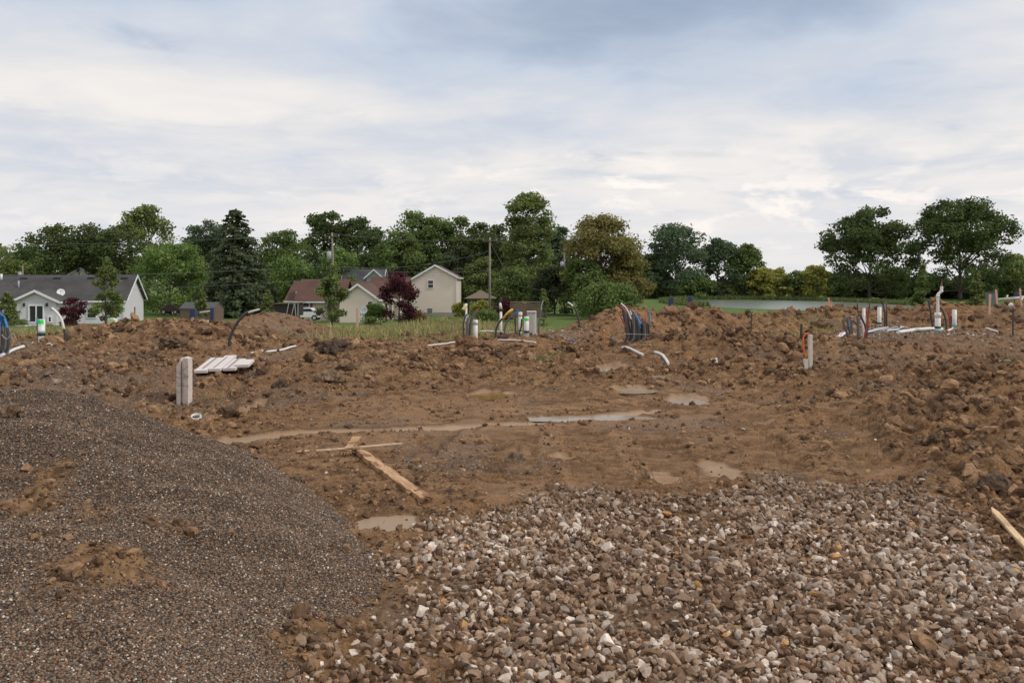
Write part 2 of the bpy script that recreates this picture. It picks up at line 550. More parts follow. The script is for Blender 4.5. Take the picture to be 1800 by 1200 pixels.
def mat(name, col, rough=.6, var=.15, scale=6.0, bmp=0.0, metal=0.0, dirt=0.0, dcol=(.13, .085, .05), spec=.4, stretch=None):
    m, gg, p = pbsdf(name)
    co = gg.n('ShaderNodeTexCoord').outputs['Object']
    if stretch:
        co = gg.vm('MULTIPLY', co, stretch)
    n = gg.noise(co, scale, 5, .6)
    c = gg.mix(gg.m('MULTIPLY', n, 1.0), tuple(v * (1 - var) for v in col), tuple(min(1, v * (1 + var)) for v in col))
    if dirt > 0:
        d = gg.noise(co, scale * 2.3, 6, .65)
        c = gg.mix(gg.m('MULTIPLY', gg.sm(d, .62 - dirt * .35, .72), min(1, dirt * 1.3)), c, dcol)
    gg.put(p.inputs['Base Color'], c)
    gg.put(p.inputs['Roughness'], rough)
    p.inputs['Metallic'].default_value = metal
    p.inputs['Specular IOR Level'].default_value = spec
    if bmp:
        gg.put(p.inputs['Normal'], bumpn(gg, gg.noise(co, scale * 4, 5, .6), bmp))
    return m


def m_mud():
    m, gg, p = pbsdf('mud')
    co = gg.n('ShaderNodeTexCoord').outputs['Object']
    at = gg.n('ShaderNodeAttribute', attribute_name='mask')
    sp = gg.n('ShaderNodeSeparateColor')
    gg.put(sp.inputs[0], at.outputs['Color'])
    clod, wet, weeds = sp.outputs
    gr = gg.n('ShaderNodeAttribute', attribute_name='grit').outputs['Fac']
    a = gg.noise(co, .7, 5, .6)
    b = gg.noise(co, 5.5, 6, .65)
    c = gg.noise(co, 38, 4, .7)
    base = gg.ramp(a, [(.3, (.185, .109, .058)), (.5, (.290, .175, .093)), (.66, (.375, .235, .127))])
    base = gg.mix(gg.sm(b, .38, .66), base, (.095, .053, .029))
    base = gg.mix(gg.m('MULTIPLY', gg.sm(gg.noise(co, 2.1, 5, .6), .54, .68), .55), base, (.31, .165, .068))   # ochre clay
    base = gg.mix(gg.m('MULTIPLY', gg.sm(c, .48, .68), .65), base, (.37, .25, .155))
    base = gg.mix(gg.m('MULTIPLY', gg.sm(c, .50, .28), .75), base, (.055, .036, .024))
    packed = gg.m('MULTIPLY', gg.sm(clod, .20, .03), gg.sm(gg.noise(co, 1.1, 5, .6), .36, .58))
    base = gg.mix(gg.m('MULTIPLY', packed, .55), base, (.37, .238, .142))        # packed, smoother soil
    # small stones pressed in the soil
    vd = gg.n('ShaderNodeTexVoronoi')
    gg.put(vd.inputs['Vector'], co)
    vd.inputs['Scale'].default_value = 34
    vsel = gg.sm(gg.m('ADD', gg.n('ShaderNodeSeparateColor').outputs[0], 0), 0, 1)
    sepc = vsel.node.inputs[0].links[0].from_node.inputs[0].links[0].from_node
    gg.put(sepc.inputs[0], vd.outputs['Color'])
    thr = gg.m('SUBTRACT', .93, gg.m('MULTIPLY', gr, .62))
    isst = gg.m('MULTIPLY', gg.m('GREATER_THAN', sepc.outputs[0], thr), gg.m('LESS_THAN', vd.outputs['Distance'], .38))
    isst = gg.m('MULTIPLY', isst, gg.m('SUBTRACT', 1.0, gg.m('MULTIPLY', wet, .8)))
    stc = gg.mix(sepc.outputs[1], (.13, .10, .085), (.42, .36, .31))
    base = gg.mix(gg.m('MULTIPLY', gr, .55), base, (.165, .130, .108))
    base = gg.mix(isst, base, stc)
    # wet smooth silt
    silt = gg.mix(gg.noise(co, 3, 3), (.27, .175, .105), (.38, .27, .175))
    base = gg.mix(gg.m('MULTIPLY', gg.sm(wet, .02, .35), .55), base, (.105, .062, .036))     # soaked margin
    base = gg.mix(gg.m('MULTIPLY', gg.sm(gg.m('ADD', wet, gg.m('MULTIPLY', gg.m('SUBTRACT', b, .5), .5)), .30, .85), .8), base, silt)
    gcol = gg.mix(gg.noise(co, 4.5, 5, .7), (.15, .125, .045), (.10, .13, .035))
    base = gg.mix(gg.m('MULTIPLY', weeds, gg.sm(b, .32, .55)), base, gcol)
    base = gg.mix(1.0, base, (1.20, 1.13, 1.06), 'MULTIPLY')
    gg.put(p.inputs['Base Color'], base)
    ro = gg.m('SUBTRACT', .92, gg.m('MULTIPLY', wet, .35))
    ro = gg.m('SUBTRACT', ro, gg.m('MULTIPLY', gg.sm(gg.noise(co, 1.6, 4), .5, .7), .22))
    gg.put(p.inputs['Roughness'], ro)
    gg.put(p.inputs['Specular IOR Level'], gg.m('ADD', .10, gg.m('MULTIPLY', gg.sm(wet, .55, .95), .25)))
    h = gg.m('ADD', gg.m('MULTIPLY', b, 1.0), gg.m('MULTIPLY', c, .45))
    h = gg.m('ADD', h, gg.m('MULTIPLY', gg.noise(co, 110, 3, .6), .2))
    h = gg.m('MULTIPLY', h, gg.m('SUBTRACT', 1.0, gg.m('MULTIPLY', wet, .85)))
    h = gg.m('ADD', h, gg.m('MULTIPLY', isst, .12))
    gg.put(p.inputs['Normal'], bumpn(gg, h, .085))
    return m


def m_vcol(name, rough=.8, attr='col', bmp=.004, bs=60, var=.25, trans=0.0, spec=.4):
    """colour per piece from an attribute, grain on top"""
    m, gg, p = pbsdf(name)
    co = gg.n('ShaderNodeTexCoord').outputs['Object']
    at = gg.n('ShaderNodeAttribute', attribute_name=attr).outputs['Color']
    n = gg.noise(co, bs, 4, .6)
    c = gg.mix(1.0, at, gg.ramp(n, [(.25, 1 - var), (.75, 1 + var)]), 'MULTIPLY')
    gg.put(p.inputs['Base Color'], c)
    p.inputs['Roughness'].default_value = rough
    p.inputs['Specular IOR Level'].default_value = spec
    if bmp:
        gg.put(p.inputs['Normal'], bumpn(gg, n, bmp))
    if trans:
        tr = gg.n('ShaderNodeBsdfTranslucent')
        gg.put(tr.inputs['Color'], c)
        mx = gg.n('ShaderNodeMixShader')
        mx.inputs[0].default_value = trans
        out = gg.t.nodes['Material Output']
        gg.t.links.new(p.outputs[0], mx.inputs[1])
        gg.t.links.new(tr.outputs[0], mx.inputs[2])
        gg.t.links.new(mx.outputs[0], out.inputs['Surface'])
    return m


def m_pile():
    m, gg, p = pbsdf('pea_gravel_bed')
    co = gg.n('ShaderNodeTexCoord').outputs['Object']
    vd = gg.n('ShaderNodeTexVoronoi')
    gg.put(vd.inputs['Vector'], co)
    vd.inputs['Scale'].default_value = 105
    s = gg.n('ShaderNodeSeparateColor')
    gg.put(s.inputs[0], vd.outputs['Color'])
    c = gg.ramp(s.outputs[0], [(0, (.045, .032, .024)), (.35, (.095, .070, .052)), (.6, (.15, .11, .082)), (.8, (.20, .12, .07)), (1, (.40, .33, .27))])
    dirt = gg.n('ShaderNodeAttribute', attribute_name='dirt').outputs['Fac']
    n = gg.noise(co, 9, 5, .65)
    dc = gg.mix(gg.sm(n, .35, .65), (.085, .050, .028), (.26, .155, .078))
    c = gg.mix(gg.m('MULTIPLY', gg.sm(vd.outputs['Distance'], .3, .75), .55), c, (.035, .028, .024))
    c = gg.mix(dirt, c, dc)
    gg.put(p.inputs['Base Color'], c)
    p.inputs['Roughness'].default_value = .9
    p.inputs['Specular IOR Level'].default_value = .1
    h = gg.m('MULTIPLY', gg.m('SUBTRACT', .7, vd.outputs['Distance']), gg.m('SUBTRACT', 1, dirt))
    gg.put(p.inputs['Normal'], bumpn(gg, gg.m('ADD', h, gg.m('MULTIPLY', n, 2.0)), .012))
    return m


def m_water(name, col, rough=.06, murk=.9, bmp=.0015, bs=14):
    m, gg, p = pbsdf(name)
    co = gg.n('ShaderNodeTexCoord').outputs['Object']
    gg.put(p.inputs['Base Color'], gg.mix(gg.noise(co, 2.5, 4), tuple(c * .85 for c in col), tuple(c * 1.15 for c in col)))
    p.inputs['Roughness'].default_value = rough
    p.inputs['IOR'].default_value = 1.33
    gg.put(p.inputs['Normal'], bumpn(gg, gg.noise(co, bs, 3), bmp))
    return m


def m_lawn():
    m, gg, p = pbsdf('lawn_grass')
    co = gg.n('ShaderNodeTexCoord').outputs['Object']
    a = gg.noise(co, .06, 5, .6)
    b = gg.noise(co, 1.6, 6, .7)
    c = gg.mix(a, (.085, .135, .030), (.15, .20, .055))
    c = gg.mix(gg.m('MULTIPLY', gg.sm(b, .4, .7), .6), c, (.055, .085, .025))
    at = gg.n('ShaderNodeAttribute', attribute_name='mask').outputs['Fac']
    c = gg.mix(at, c, gg.mix(b, (.17, .125, .07), (.13, .12, .045)))
    gg.put(p.inputs['Base Color'], c)
    p.inputs['Roughness'].default_value = .9
    p.inputs['Specular IOR Level'].default_value = .15
    gg.put(p.inputs['Normal'], bumpn(gg, b, .25))
    return m


m_mud(); m_pile(); m_lawn()
m_vcol('stone', .8, bs=45, var=.3, spec=.2)
m_vcol('soil_clod', .95, bs=28, var=.4, bmp=.015, spec=.06)
m_vcol('leaf', .7, bs=2.2, var=.35, bmp=0, trans=.42, spec=.08)
m_vcol('blade', .6, bs=3, var=.25, bmp=0, trans=.25, spec=.25)
m_water('muddy_water', (.32, .22, .135), .35)
MATS['muddy_water'].node_tree.nodes['Principled BSDF'].inputs['Specular IOR Level'].default_value = .25
m_water('silver_puddle', (.30, .235, .165), .22)
m_water('ochre_puddle', (.21, .125, .035), .06)
m_water('pond_water', (.14, .16, .115), .30, bmp=.05, bs=1.2)


# ------------------------------------------------------------------ object helpers
def link(o):
    COL.objects.link(o)
    return o


def tag(o, label=None, cat=None, group=None, kind=None):
    if label:
        o['label'] = label
    if cat:
        o['category'] = cat
    if group:
        o['group'] = group
    if kind:
        o['kind'] = kind
    return o


def mobj(name, me, m, parent=None):
    o = bpy.data.objects.new(name, me)
    if m:
        me.materials.append(MATS[m] if isinstance(m, str) else m)
    link(o)
    if parent is not None:
        o.parent = parent
    return o


def thing(name, label, cat, loc, rz=0, group=None):
    o = bpy.data.objects.new(name, None)
    o.empty_display_size = .2
    link(o)
    o.location = loc
    o.rotation_euler = (0, 0, rz)
    return tag(o, label, cat, group)


class MB:
    def __init__(s):
        s.v, s.f = [], []

    def add(s, v, f):
        n = len(s.v)
        s.v += [tuple(p) for p in v]
        s.f += [tuple(i + n for i in q) for q in f]
        return s

    def box(s, x0, x1, y0, y1, z0, z1):
        v = [(x0, y0, z0), (x1, y0, z0), (x1, y1, z0), (x0, y1, z0), (x0, y0, z1), (x1, y0, z1), (x1, y1, z1), (x0, y1, z1)]
        return s.add(v, [(3, 2, 1, 0), (4, 5, 6, 7), (0, 1, 5, 4), (1, 2, 6, 5), (2, 3, 7, 6), (3, 0, 4, 7)])

    def prism(s, pts, d, cap=True):
        """polygon pts (3d, planar) extruded along d"""
        n = len(pts)
        d = Vector(d)
        v = [Vector(p) for p in pts] + [Vector(p) + d for p in pts]
        f = [(i, (i + 1) % n, n + (i + 1) % n, n + i) for i in range(n)]
        f += [tuple(range(n - 1, -1, -1)), tuple(range(n, 2 * n))]
        return s.add(v, f)

    def tube(s, pts, r, seg=8, caps=True, twist=0):
        pts = [Vector(p) for p in pts]
        n = len(pts)
        rs = list(r) if isinstance(r, (list, tuple)) else [r] * n
        v, f = [], []
        up = None
        for i, p in enumerate(pts):
            t = (pts[min(i + 1, n - 1)] - pts[max(i - 1, 0)])
            if t.length < 1e-9:
                t = Vector((0, 0, 1))
            t.normalize()
            if up is None:
                up = Vector((1, 0, 0)) if abs(t.x) < .9 else Vector((0, 1, 0))
            a = (up - t * up.dot(t))
            a.normalize()
            up = a
            b = t.cross(a)
            for k in range(seg):
                q = 2 * math.pi * k / seg
                v.append(p + (a * math.cos(q) + b * math.sin(q)) * rs[i])
        for i in range(n - 1):
            for k in range(seg):
                k2 = (k + 1) % seg
                f.append((i * seg + k, i * seg + k2, (i + 1) * seg + k2, (i + 1) * seg + k))
        if caps:
            f.append(tuple(range(seg - 1, -1, -1)))
            f.append(tuple((n - 1) * seg + k for k in range(seg)))
        return s.add(v, f)

    def ring(s, c, r0, r1, z0, z1, seg=14):
        """open-ended hollow vertical pipe"""
        v, f = [], []
        for (r, z) in ((r1, z0), (r1, z1), (r0, z1), (r0, z0)):
            for k in range(seg):
                q = 2 * math.pi * k / seg
                v.append((c[0] + r * math.cos(q), c[1] + r * math.sin(q), c[2] + z))
        for i in range(4):
            j = (i + 1) % 4
            for k in range(seg):
                k2 = (k + 1) % seg
                f.append((i * seg + k, i * seg + k2, j * seg + k2, j * seg + k))
        return s.add(v, f)

    def build(s, name, m, parent=None, world=False, smooth=False, bevel=0.0):
        v = s.v
        if world and parent is not None:
            l = parent.location
            v = [(a - l.x, b - l.y, c - l.z) for a, b, c in v]
        me = bpy.data.meshes.new(name)
        me.from_pydata([tuple(p) for p in v], [], s.f)
        if smooth:
            me.polygons.foreach_set('use_smooth', [len(p.vertices) == 4 for p in me.polygons])
        me.update()
        o = mobj(name, me, m, parent)
        if bevel:
            b = o.modifiers.new('bevel', 'BEVEL')
            b.width = bevel
            b.segments = 2
            b.limit_method = 'ANGLE'
        return o


def curve(pts, n=14):
    """Catmull-Rom through control points"""
    P = [Vector(p) for p in pts]
    P = [P[0] * 2 - P[1]] + P + [P[-1] * 2 - P[-2]]
    out = []
    segs = len(P) - 3
    per = max(2, n // segs)
    for i in range(segs):
        a, b, c, d = P[i:i + 4]
        for k in range(per):
            t = k / per
            out.append(.5 * ((2 * b) + (c - a) * t + (2 * a - 5 * b + 4 * c - d) * t * t + (3 * b - a - 3 * c + d) * t ** 3))
    out.append(P[-2])
    return out


# ------------------------------------------------------------------ ground sheets
def fan(radii, angs):
    rr, aa = np.meshgrid(radii, angs, indexing='ij')
    x, y = rr * np.sin(aa), rr * np.cos(aa)
    nr, na = rr.shape
    idx = np.arange(nr * na).reshape(nr, na)
    f = np.stack([idx[:-1, :-1], idx[:-1, 1:], idx[1:, 1:], idx[1:, :-1]], -1).reshape(-1, 4)
    return x.ravel(), y.ravel(), f[:, ::-1]


core = np.radians(np.arange(-35, 35.01, .17))
side = np.radians(np.arange(35.6, 62, .6))
ANG = np.concatenate([-side[::-1], core, side])
rad = 2.2 * np.exp(np.arange(0, math.log(42 / 2.2) / .0052) * .0052)
x, y, f = fan(rad, ANG)
z, clod, wet, weeds, grit = H(x, y, True)
me = mesh_from('ground', np.stack([x, y, z], 1), f)
setcol(me, 'mask', np.stack([clod, wet, weeds], 1))
setcol(me, 'grit', grit)
ground = mobj('ground', me, 'mud')
tag(ground, 'wet brown rutted mud and churned clay of the building site', kind='structure')
rad2 = np.concatenate([41.5 * np.exp(np.arange(0, math.log(300 / 41.5) / .02) * .02), [320, 380, 480, 650, 900, 1400, 2500, 4000]])
x, y, f = fan(rad2, ANG[::3])
z = smoothH(x, y) + .06 * fbm(x, y, .3, 3, 5) * sstep(y, 200, 60) - .03
me = mesh_from('lawn', np.stack([x, y, z], 1), f)
setcol(me, 'mask', np.maximum(sstep(y + 6 * vnoise(x * .1, y * .1, 2) - .25 * np.abs(x + 8), 66, 48), .0))
lawn = mobj('lawn', me, 'lawn_grass')
tag(lawn, 'short green lawn running from the site edge to the houses and pond', kind='structure')
# coarse ground behind the viewer
mb = MB()
mb.add([(-400, -400, -.35), (400, -400, -.35), (400, 1.1, -.35), (-400, 1.1, -.35)], [(0, 1, 2, 3)])
tag(mb.build('site_ground', 'mud'), 'mud ground behind the viewpoint', kind='structure')

# pond
th = np.linspace(0, 2 * math.pi, 72, endpoint=False)
rr = 1.03 + .03 * np.sin(3 * th + 1) + .02 * np.sin(7 * th)
pv = [(PONDC[0] + PONDC[2] * a * math.cos(t), PONDC[1] + PONDC[3] * a * math.sin(t), PONDZ) for a, t in zip(rr, th)]
tag(MB().add(pv, [tuple(range(72))]).build('pond', 'pond_water'), 'still green grey pond below the far tree line', kind='structure')
for cx, cy, rx, ry, pz, kd in PUDW:
    if kd == 3:
        continue
    n = 36
    pv = [(cx + rx * 1.5 * math.cos(t), cy + ry * 1.6 * math.sin(t), pz + .004) for t in np.linspace(0, 2 * math.pi, n, endpoint=False)]
    tag(MB().add(pv, [tuple(range(n))]).build('puddle', ['muddy_water', 'silver_puddle', 'ochre_puddle'][kd]),
        ['milky brown rain puddle in the mud', 'shallow puddle shining in the wheel rut', 'ochre coloured puddle between clods'][kd], kind='structure')

# ------------------------------------------------------------------ pea gravel pile
core2 = np.radians(np.arange(-62, -2, .2))
rad3 = 2.0 * np.exp(np.arange(0, math.log(14 / 2.0) / .0058) * .0058)
x, y, f = fan(rad3, core2)
ph = pile_h(x, y)


_PD = []
for _px, _py, _wx, _wy, _s in ((185, 985, 95, 55, 1.0), (40, 900, 60, 60, 1.0), (90, 840, 50, 20, .8), (540, 1120, 70, 45, 1.1), (60, 830, 40, 22, .6),
                               (300, 920, 60, 20, .5), (600, 960, 30, 18, .5), (210, 1070, 40, 12, .7), (420, 780, 30, 8, .5), (250, 760, 50, 8, .4), (120, 930, 50, 40, .7)):
    _Y = 4.5
    for _ in range(10):
        _z = float(np.maximum(pile_h(np.array([PX(_px, _Y)]), np.array([_Y])), 0)[0])
        _Y = .5 * _Y + .5 * (CZ - _z) * F / (_py - HOR)
    _PD.append((PX(_px, _Y), _Y, _wx * _Y / F, _wy * _Y * _Y / (F * (CZ - _z)), _s))


def pile_dirt(x, y):
    d = np.zeros(x.shape)
    nn = .75 * fbm(x, y, 2.2, 6, 91, .65)
    for cx, cy, rx, ry, s in _PD:
        d = np.maximum(d, s * np.exp(-(((x - cx) / rx) ** 2 + ((y - cy) / ry) ** 2)))
    return sstep(d + nn, .30, .75)


pd = pile_dirt(x, y)
w2, i2 = worley(x, y, 9, 95)
zz = ph + .012 * fbm(x, y, 6, 4, 92) + pd * (.07 * np.clip(.6 - w2, 0, 1) * (.3 + i2) + .03 * np.abs(vnoise(x * 9, y * 9, 97)) + .03 * fbm(x, y, 14, 4, 94))
zz = zz + .004 * vnoise(x * 60, y * 60, 96)
keep = (zz > -.08)
fk = keep[f].all(1)
f = f[fk]
used = np.unique(f)
remap = -np.ones(len(x), int)
remap[used] = np.arange(len(used))
me = mesh_from('gravel_pile', np.stack([x, y, zz], 1)[used], remap[f])
setcol(me, 'dirt', pd[used])
pile = mobj('gravel_pile', me, 'pea_gravel_bed')
tag(pile, 'heap of dark grey pea gravel with mud smears at the front left', 'gravel pile', kind='stuff')


def pile_z(x, y):
    pdv = pile_dirt(x, y)
    w2, i2 = worley(x, y, 9, 95)
    return pile_h(x, y) + .012 * fbm(x, y, 6, 4, 92) + pdv * (.07 * np.clip(.6 - w2, 0, 1) * (.3 + i2) + .03 * np.abs(vnoise(x * 9, y * 9, 97)) + .03 * fbm(x, y, 14, 4, 94)), pdv


def surf(x, y):
    """top surface: site ground or pile"""
    x, y = np.asarray(x, float), np.asarray(y, float)
    z = H(x, y)
    m = (x < -.3) & (y < 9.5)
    if np.any(m):
        z = z.copy()
        z[m] = np.maximum(z[m], pile_z(x[m], y[m])[0])
    return z


def SURF(x, y):
    return float(surf(np.array([x]), np.array([y]))[0])


# pebbles on the pile: points with a colour, instanced by geometry nodes
N = 330000
a = np.radians(rng.uniform(-60, -4, N))
r = np.exp(rng.uniform(math.log(2.6), math.log(9.5), N))
# extra weight to the far part so the cover stays even
px_, py_ = r * np.sin(a), r * np.cos(a)
_m = pile_h(px_, py_) > -.05
px_, py_ = px_[_m], py_[_m]
N = len(px_)
pz_, pdv = pile_z(px_, py_)
ok = (pz_ > np.where(pz_ < .25, H(px_, py_), -9) - .004) & (rng.random(N) > pdv * .9)
px_, py_, pz_ = px_[ok], py_[ok], pz_[ok]
me = bpy.data.meshes.new('pea_gravel')
me.vertices.add(len(px_))
me.vertices.foreach_set('co', np.stack([px_, py_, pz_ + .0015], 1).astype(np.float32).ravel())
pal = np.array([(.075, .053, .040), (.125, .090, .066), (.180, .128, .094), (.225, .163, .120), (.27, .14, .07), (.30, .235, .17), (.14, .070, .038), (.60, .52, .43), (.095, .095, .095)])
pc = pal[rng.choice(len(pal), len(px_), p=[.13, .18, .21, .16, .09, .09, .06, .03, .05])] * rng.uniform(.75, 1.25, (len(px_), 1))
setcol(me, 'col', pc)
m, gg, p = pbsdf('pebble')
at = gg.n('ShaderNodeAttribute', attribute_name='col')
at.attribute_type = 'INSTANCER'
gg.put(p.inputs['Base Color'], at.outputs['Color'])
p.inputs['Roughness'].default_value = .85
p.inputs['Specular IOR Level'].default_value = .12
pea = mobj('pea_gravel', me, 'pebble')
tag(pea, 'loose rounded pea gravel covering the heap', 'gravel', kind='stuff')


def gn_scatter(o, matname, smin, smax, flatz=.7):
    t = bpy.data.node_groups.new('scatter', 'GeometryNodeTree')
    t.interface.new_socket('Geometry', in_out='INPUT', socket_type='NodeSocketGeometry')
    t.interface.new_socket('Geometry', in_out='OUTPUT', socket_type='NodeSocketGeometry')
    nn = t.nodes
    gi, go = nn.new('NodeGroupInput'), nn.new('NodeGroupOutput')
    ico = nn.new('GeometryNodeMeshIcoSphere')
    ico.inputs['Radius'].default_value = 1.0
    ico.inputs['Subdivisions'].default_value = 1
    iop = nn.new('GeometryNodeInstanceOnPoints')
    rs = nn.new('FunctionNodeRandomValue'); rs.data_type = 'FLOAT_VECTOR'
    rs.inputs[0].default_value = (smin, smin, smin * flatz)
    rs.inputs[1].default_value = (smax, smax, smax * flatz)
    rr = nn.new('FunctionNodeRandomValue'); rr.data_type = 'FLOAT_VECTOR'
    rr.inputs[0].default_value = (-.5, -.5, 0)
    rr.inputs[1].default_value = (.5, .5, 6.283)
    rr.inputs['Seed'].default_value = 5
    sm_ = nn.new('GeometryNodeSetMaterial')
    sm_.inputs['Material'].default_value = MATS[matname]
    ss = nn.new('GeometryNodeSetShadeSmooth')
    L = t.links.new
    L(ico.outputs['Mesh'], sm_.inputs['Geometry'])
    L(gi.outputs[0], iop.inputs['Points'])
    L(sm_.outputs[0], iop.inputs['Instance'])
    L(rs.outputs[0], iop.inputs['Scale'])
    L(rr.outputs[0], iop.inputs['Rotation'])
    L(iop.outputs[0], go.inputs[0])
    md = o.modifiers.new('scatter', 'NODES')
    md.node_group = t


gn_scatter(pea, 'pebble', .0038, .0078)

# ------------------------------------------------------------------ lumps: stones and clods merged into one mesh each
def ico(sub):
    import bmesh
    b = bmesh.new()
    bmesh.ops.create_icosphere(b, subdivisions=sub, radius=1)
    v = np.array([q.co[:] for q in b.verts])
    f = np.array([[w.index for w in q.verts] for q in b.faces])
    b.free()
    return v, f


ICO1, ICO2, ICO3 = ico(1), ico(2), ico(3)


def stone_template(seed, base, cuts=9, jag=.12):
    """sphere cut by random planes -> angular stone"""
    rg = np.random.default_rng(seed)
    v, f = base[0].copy(), base[1]
    v = v * (1 + rg.normal(0, jag, (len(v), 1)))
    for _ in range(cuts):
        n = rg.normal(size=3)
        n /= np.linalg.norm(n)
        d = rg.uniform(.38, .74)
        s = v @ n - d
        v = v - np.clip(s, 0, None)[:, None] * n
    v *= rg.uniform(.6, 1.4, 3)
    v[:, 2] *= .8
    return v, f


def clod_template(seed, base):
    rg = np.random.default_rng(seed)
    v, f = base[0].copy(), base[1]
    for _ in range(7):
        n = rg.normal(size=3)
        n /= np.linalg.norm(n)
        v = v - np.clip(v @ n - rg.uniform(.5, .85), 0, None)[:, None] * n
    o = rg.uniform(0, 50, 3)
    q = v * 2.2 + o
    n = vnoise(q[:, 0] + q[:, 2] * .7, q[:, 1] - q[:, 2] * .6, seed) + .8 * vnoise(q[:, 0] * 2.3 + q[:, 2], q[:, 1] * 2.3 + q[:, 2], seed + 1)
    v = v * (1 + .42 * n[:, None] + rg.normal(0, .07, (len(v), 1)))
    v *= rg.uniform(.7, 1.3, 3)
    v[:, 2] *= .7
    return v, f


def rotm(n, tilt=1.0):
    a, b, c = rng.uniform(0, 2 * math.pi, n), rng.uniform(-tilt, tilt, n), rng.uniform(-tilt, tilt, n)
    ca, sa, cb, sb, cc, sc = np.cos(a), np.sin(a), np.cos(b), np.sin(b), np.cos(c), np.sin(c)
    Rm = np.zeros((n, 3, 3))
    Rm[:, 0, 0] = ca * cb; Rm[:, 0, 1] = ca * sb * sc - sa * cc; Rm[:, 0, 2] = ca * sb * cc + sa * sc
    Rm[:, 1, 0] = sa * cb; Rm[:, 1, 1] = sa * sb * sc + ca * cc; Rm[:, 1, 2] = sa * sb * cc - ca * sc
    Rm[:, 2, 0] = -sb; Rm[:, 2, 1] = cb * sc; Rm[:, 2, 2] = cb * cc
    return Rm


def scatter_mesh(name, tmpl, pos, size, col, matn, tilt=1.0, smooth=False):
    n = len(pos)
    Rm = rotm(n, tilt)
    ch = rng.integers(0, len(tmpl), n)
    V, Fc, C = [], [], []
    off = 0
    for t, (tv, tf) in enumerate(tmpl):
        s = np.where(ch == t)[0]
        if not len(s):
            continue
        vv = np.einsum('nij,kj->nki', Rm[s], tv) * size[s][:, None, None] + pos[s][:, None, :]
        V.append(vv.reshape(-1, 3))
        Fc.append((tf[None] + (np.arange(len(s)) * len(tv))[:, None, None] + off).reshape(-1, 3))
        C.append(np.repeat(col[s], len(tv), 0))
        off += len(s) * len(tv)
    me = mesh_from(name, np.concatenate(V), np.concatenate(Fc), smooth)
    setcol(me, 'col', np.concatenate(C))
    return me


def inpoly(x, y, poly):
    c = np.zeros(x.shape, bool)
    n = len(poly)
    for i in range(n):
        x1, y1 = poly[i]
        x2, y2 = poly[(i + 1) % n]
        m = ((y1 > y) != (y2 > y)) & (x < (x2 - x1) * (y - y1) / (y2 - y1 + 1e-12) + x1)
        c ^= m
    return c


BED = [flat(*p) for p in ((540, 1200), (600, 1150), (700, 1110), (745, 1075), (735, 1020), (660, 985), (760, 960), (735, 930), (830, 905), (900, 905), (950, 870), (1060, 858), (1130, 880),
                          (1190, 880), (1290, 865), (1350, 838), (1440, 858), (1600, 868), (1650, 880), (1720, 925), (1800, 990), (1960, 1060))] + [(3.9, 2.3), (-.9, 2.3)]
pitch = .031
gx, gy = np.meshgrid(np.arange(-1.4, 5.2, pitch), np.arange(2.3, 7.6, pitch))
gx = gx.ravel() + rng.uniform(-.5, .5, gx.size) * pitch
gy = gy.ravel() + rng.uniform(-.5, .5, gy.size) * pitch
jx = gx + .16 * vnoise(gx * 2.5, gy * 2.5, 101) + .07 * rng.normal(size=gx.size)
jy = gy + .22 * vnoise(gx * 2.5, gy * 2.5, 102) + .10 * rng.normal(size=gx.size)
inn = inpoly(jx, jy, BED) & (gx < gy * .78 + .3)
patch = fbm(gx, gy, 1.1, 4, 103)
inn &= rng.random(gx.size) > .75 * sstep(patch, .10, .34)
gx, gy, patch = gx[inn], gy[inn], patch[inn]
n0 = len(gx)
ex = rng.choice(n0, int(n0 * .42))
gx = np.concatenate([gx, gx[ex] + rng.normal(0, .02, len(ex))])
gy = np.concatenate([gy, gy[ex] + rng.normal(0, .02, len(ex))])
lay = np.concatenate([np.zeros(n0), np.ones(len(ex))])
size = np.exp(rng.normal(math.log(.0200), .34, len(gx)))
size = np.clip(size, .011, .042)
gz = H(gx, gy) + size * .25 + lay * .018
pal = np.array([(.162, .104, .067), (.218, .149, .102), (.295, .214, .153), (.37, .305, .25), (.58, .525, .47), (.28, .245, .215), (.44, .26, .11), (.115, .074, .050)])
# paler washed stones on top, mud coated ones in bands
cl_ = fbm(gx, gy, .6, 3, 107)
wash = np.clip(.5 + 1.2 * cl_ + .15 * lay, 0, 1)
pa = np.array([.26, .26, .20, .07, .02, .06, .005, .125])
pb = np.array([.10, .18, .26, .22, .13, .07, .005, .035])
u = rng.random(len(gx))
cum = np.cumsum(pa[None] * (1 - wash[:, None]) + pb[None] * wash[:, None], 1)
ci = (u[:, None] > cum).sum(1).clip(0, 7)
gc = pal[ci] * rng.uniform(.8, 1.2, (len(gx), 1))
_far = (.55 * sstep(gy + .5 * cl_, 5.6, 7.0))[:, None]
gc = gc * np.array([1.15, 1.07, 1.0])[None]
gc = gc * (1 - _far) + np.array([.19, .125, .08])[None] * _far * rng.uniform(.7, 1.5, (len(gx), 1))
STONES = [stone_template(200 + i, ICO2, 10, .05) for i in range(6)] 
STONES_S = [stone_template(300 + i, ICO1, 7, .10) for i in range(12)]
app = size / gy
order = np.argsort(-app)
big = order[:300]
mid = order[300:2300]
rest = order[2300:]
pos = np.stack([gx, gy, gz], 1)
bed = mobj('gravel_bed', scatter_mesh('gravel_bed', STONES_S, pos[rest], size[rest] * 1.12, gc[rest], 'stone', 1.2), 'stone')
tag(bed, 'crushed limestone gravel spread over the mud in the foreground', 'gravel', kind='stuff')
o = mobj('gravel', scatter_mesh('gravel', STONES, pos[mid], size[mid], gc[mid], 'stone', 1.2), 'stone', bed)
o['kind'] = 'stuff'
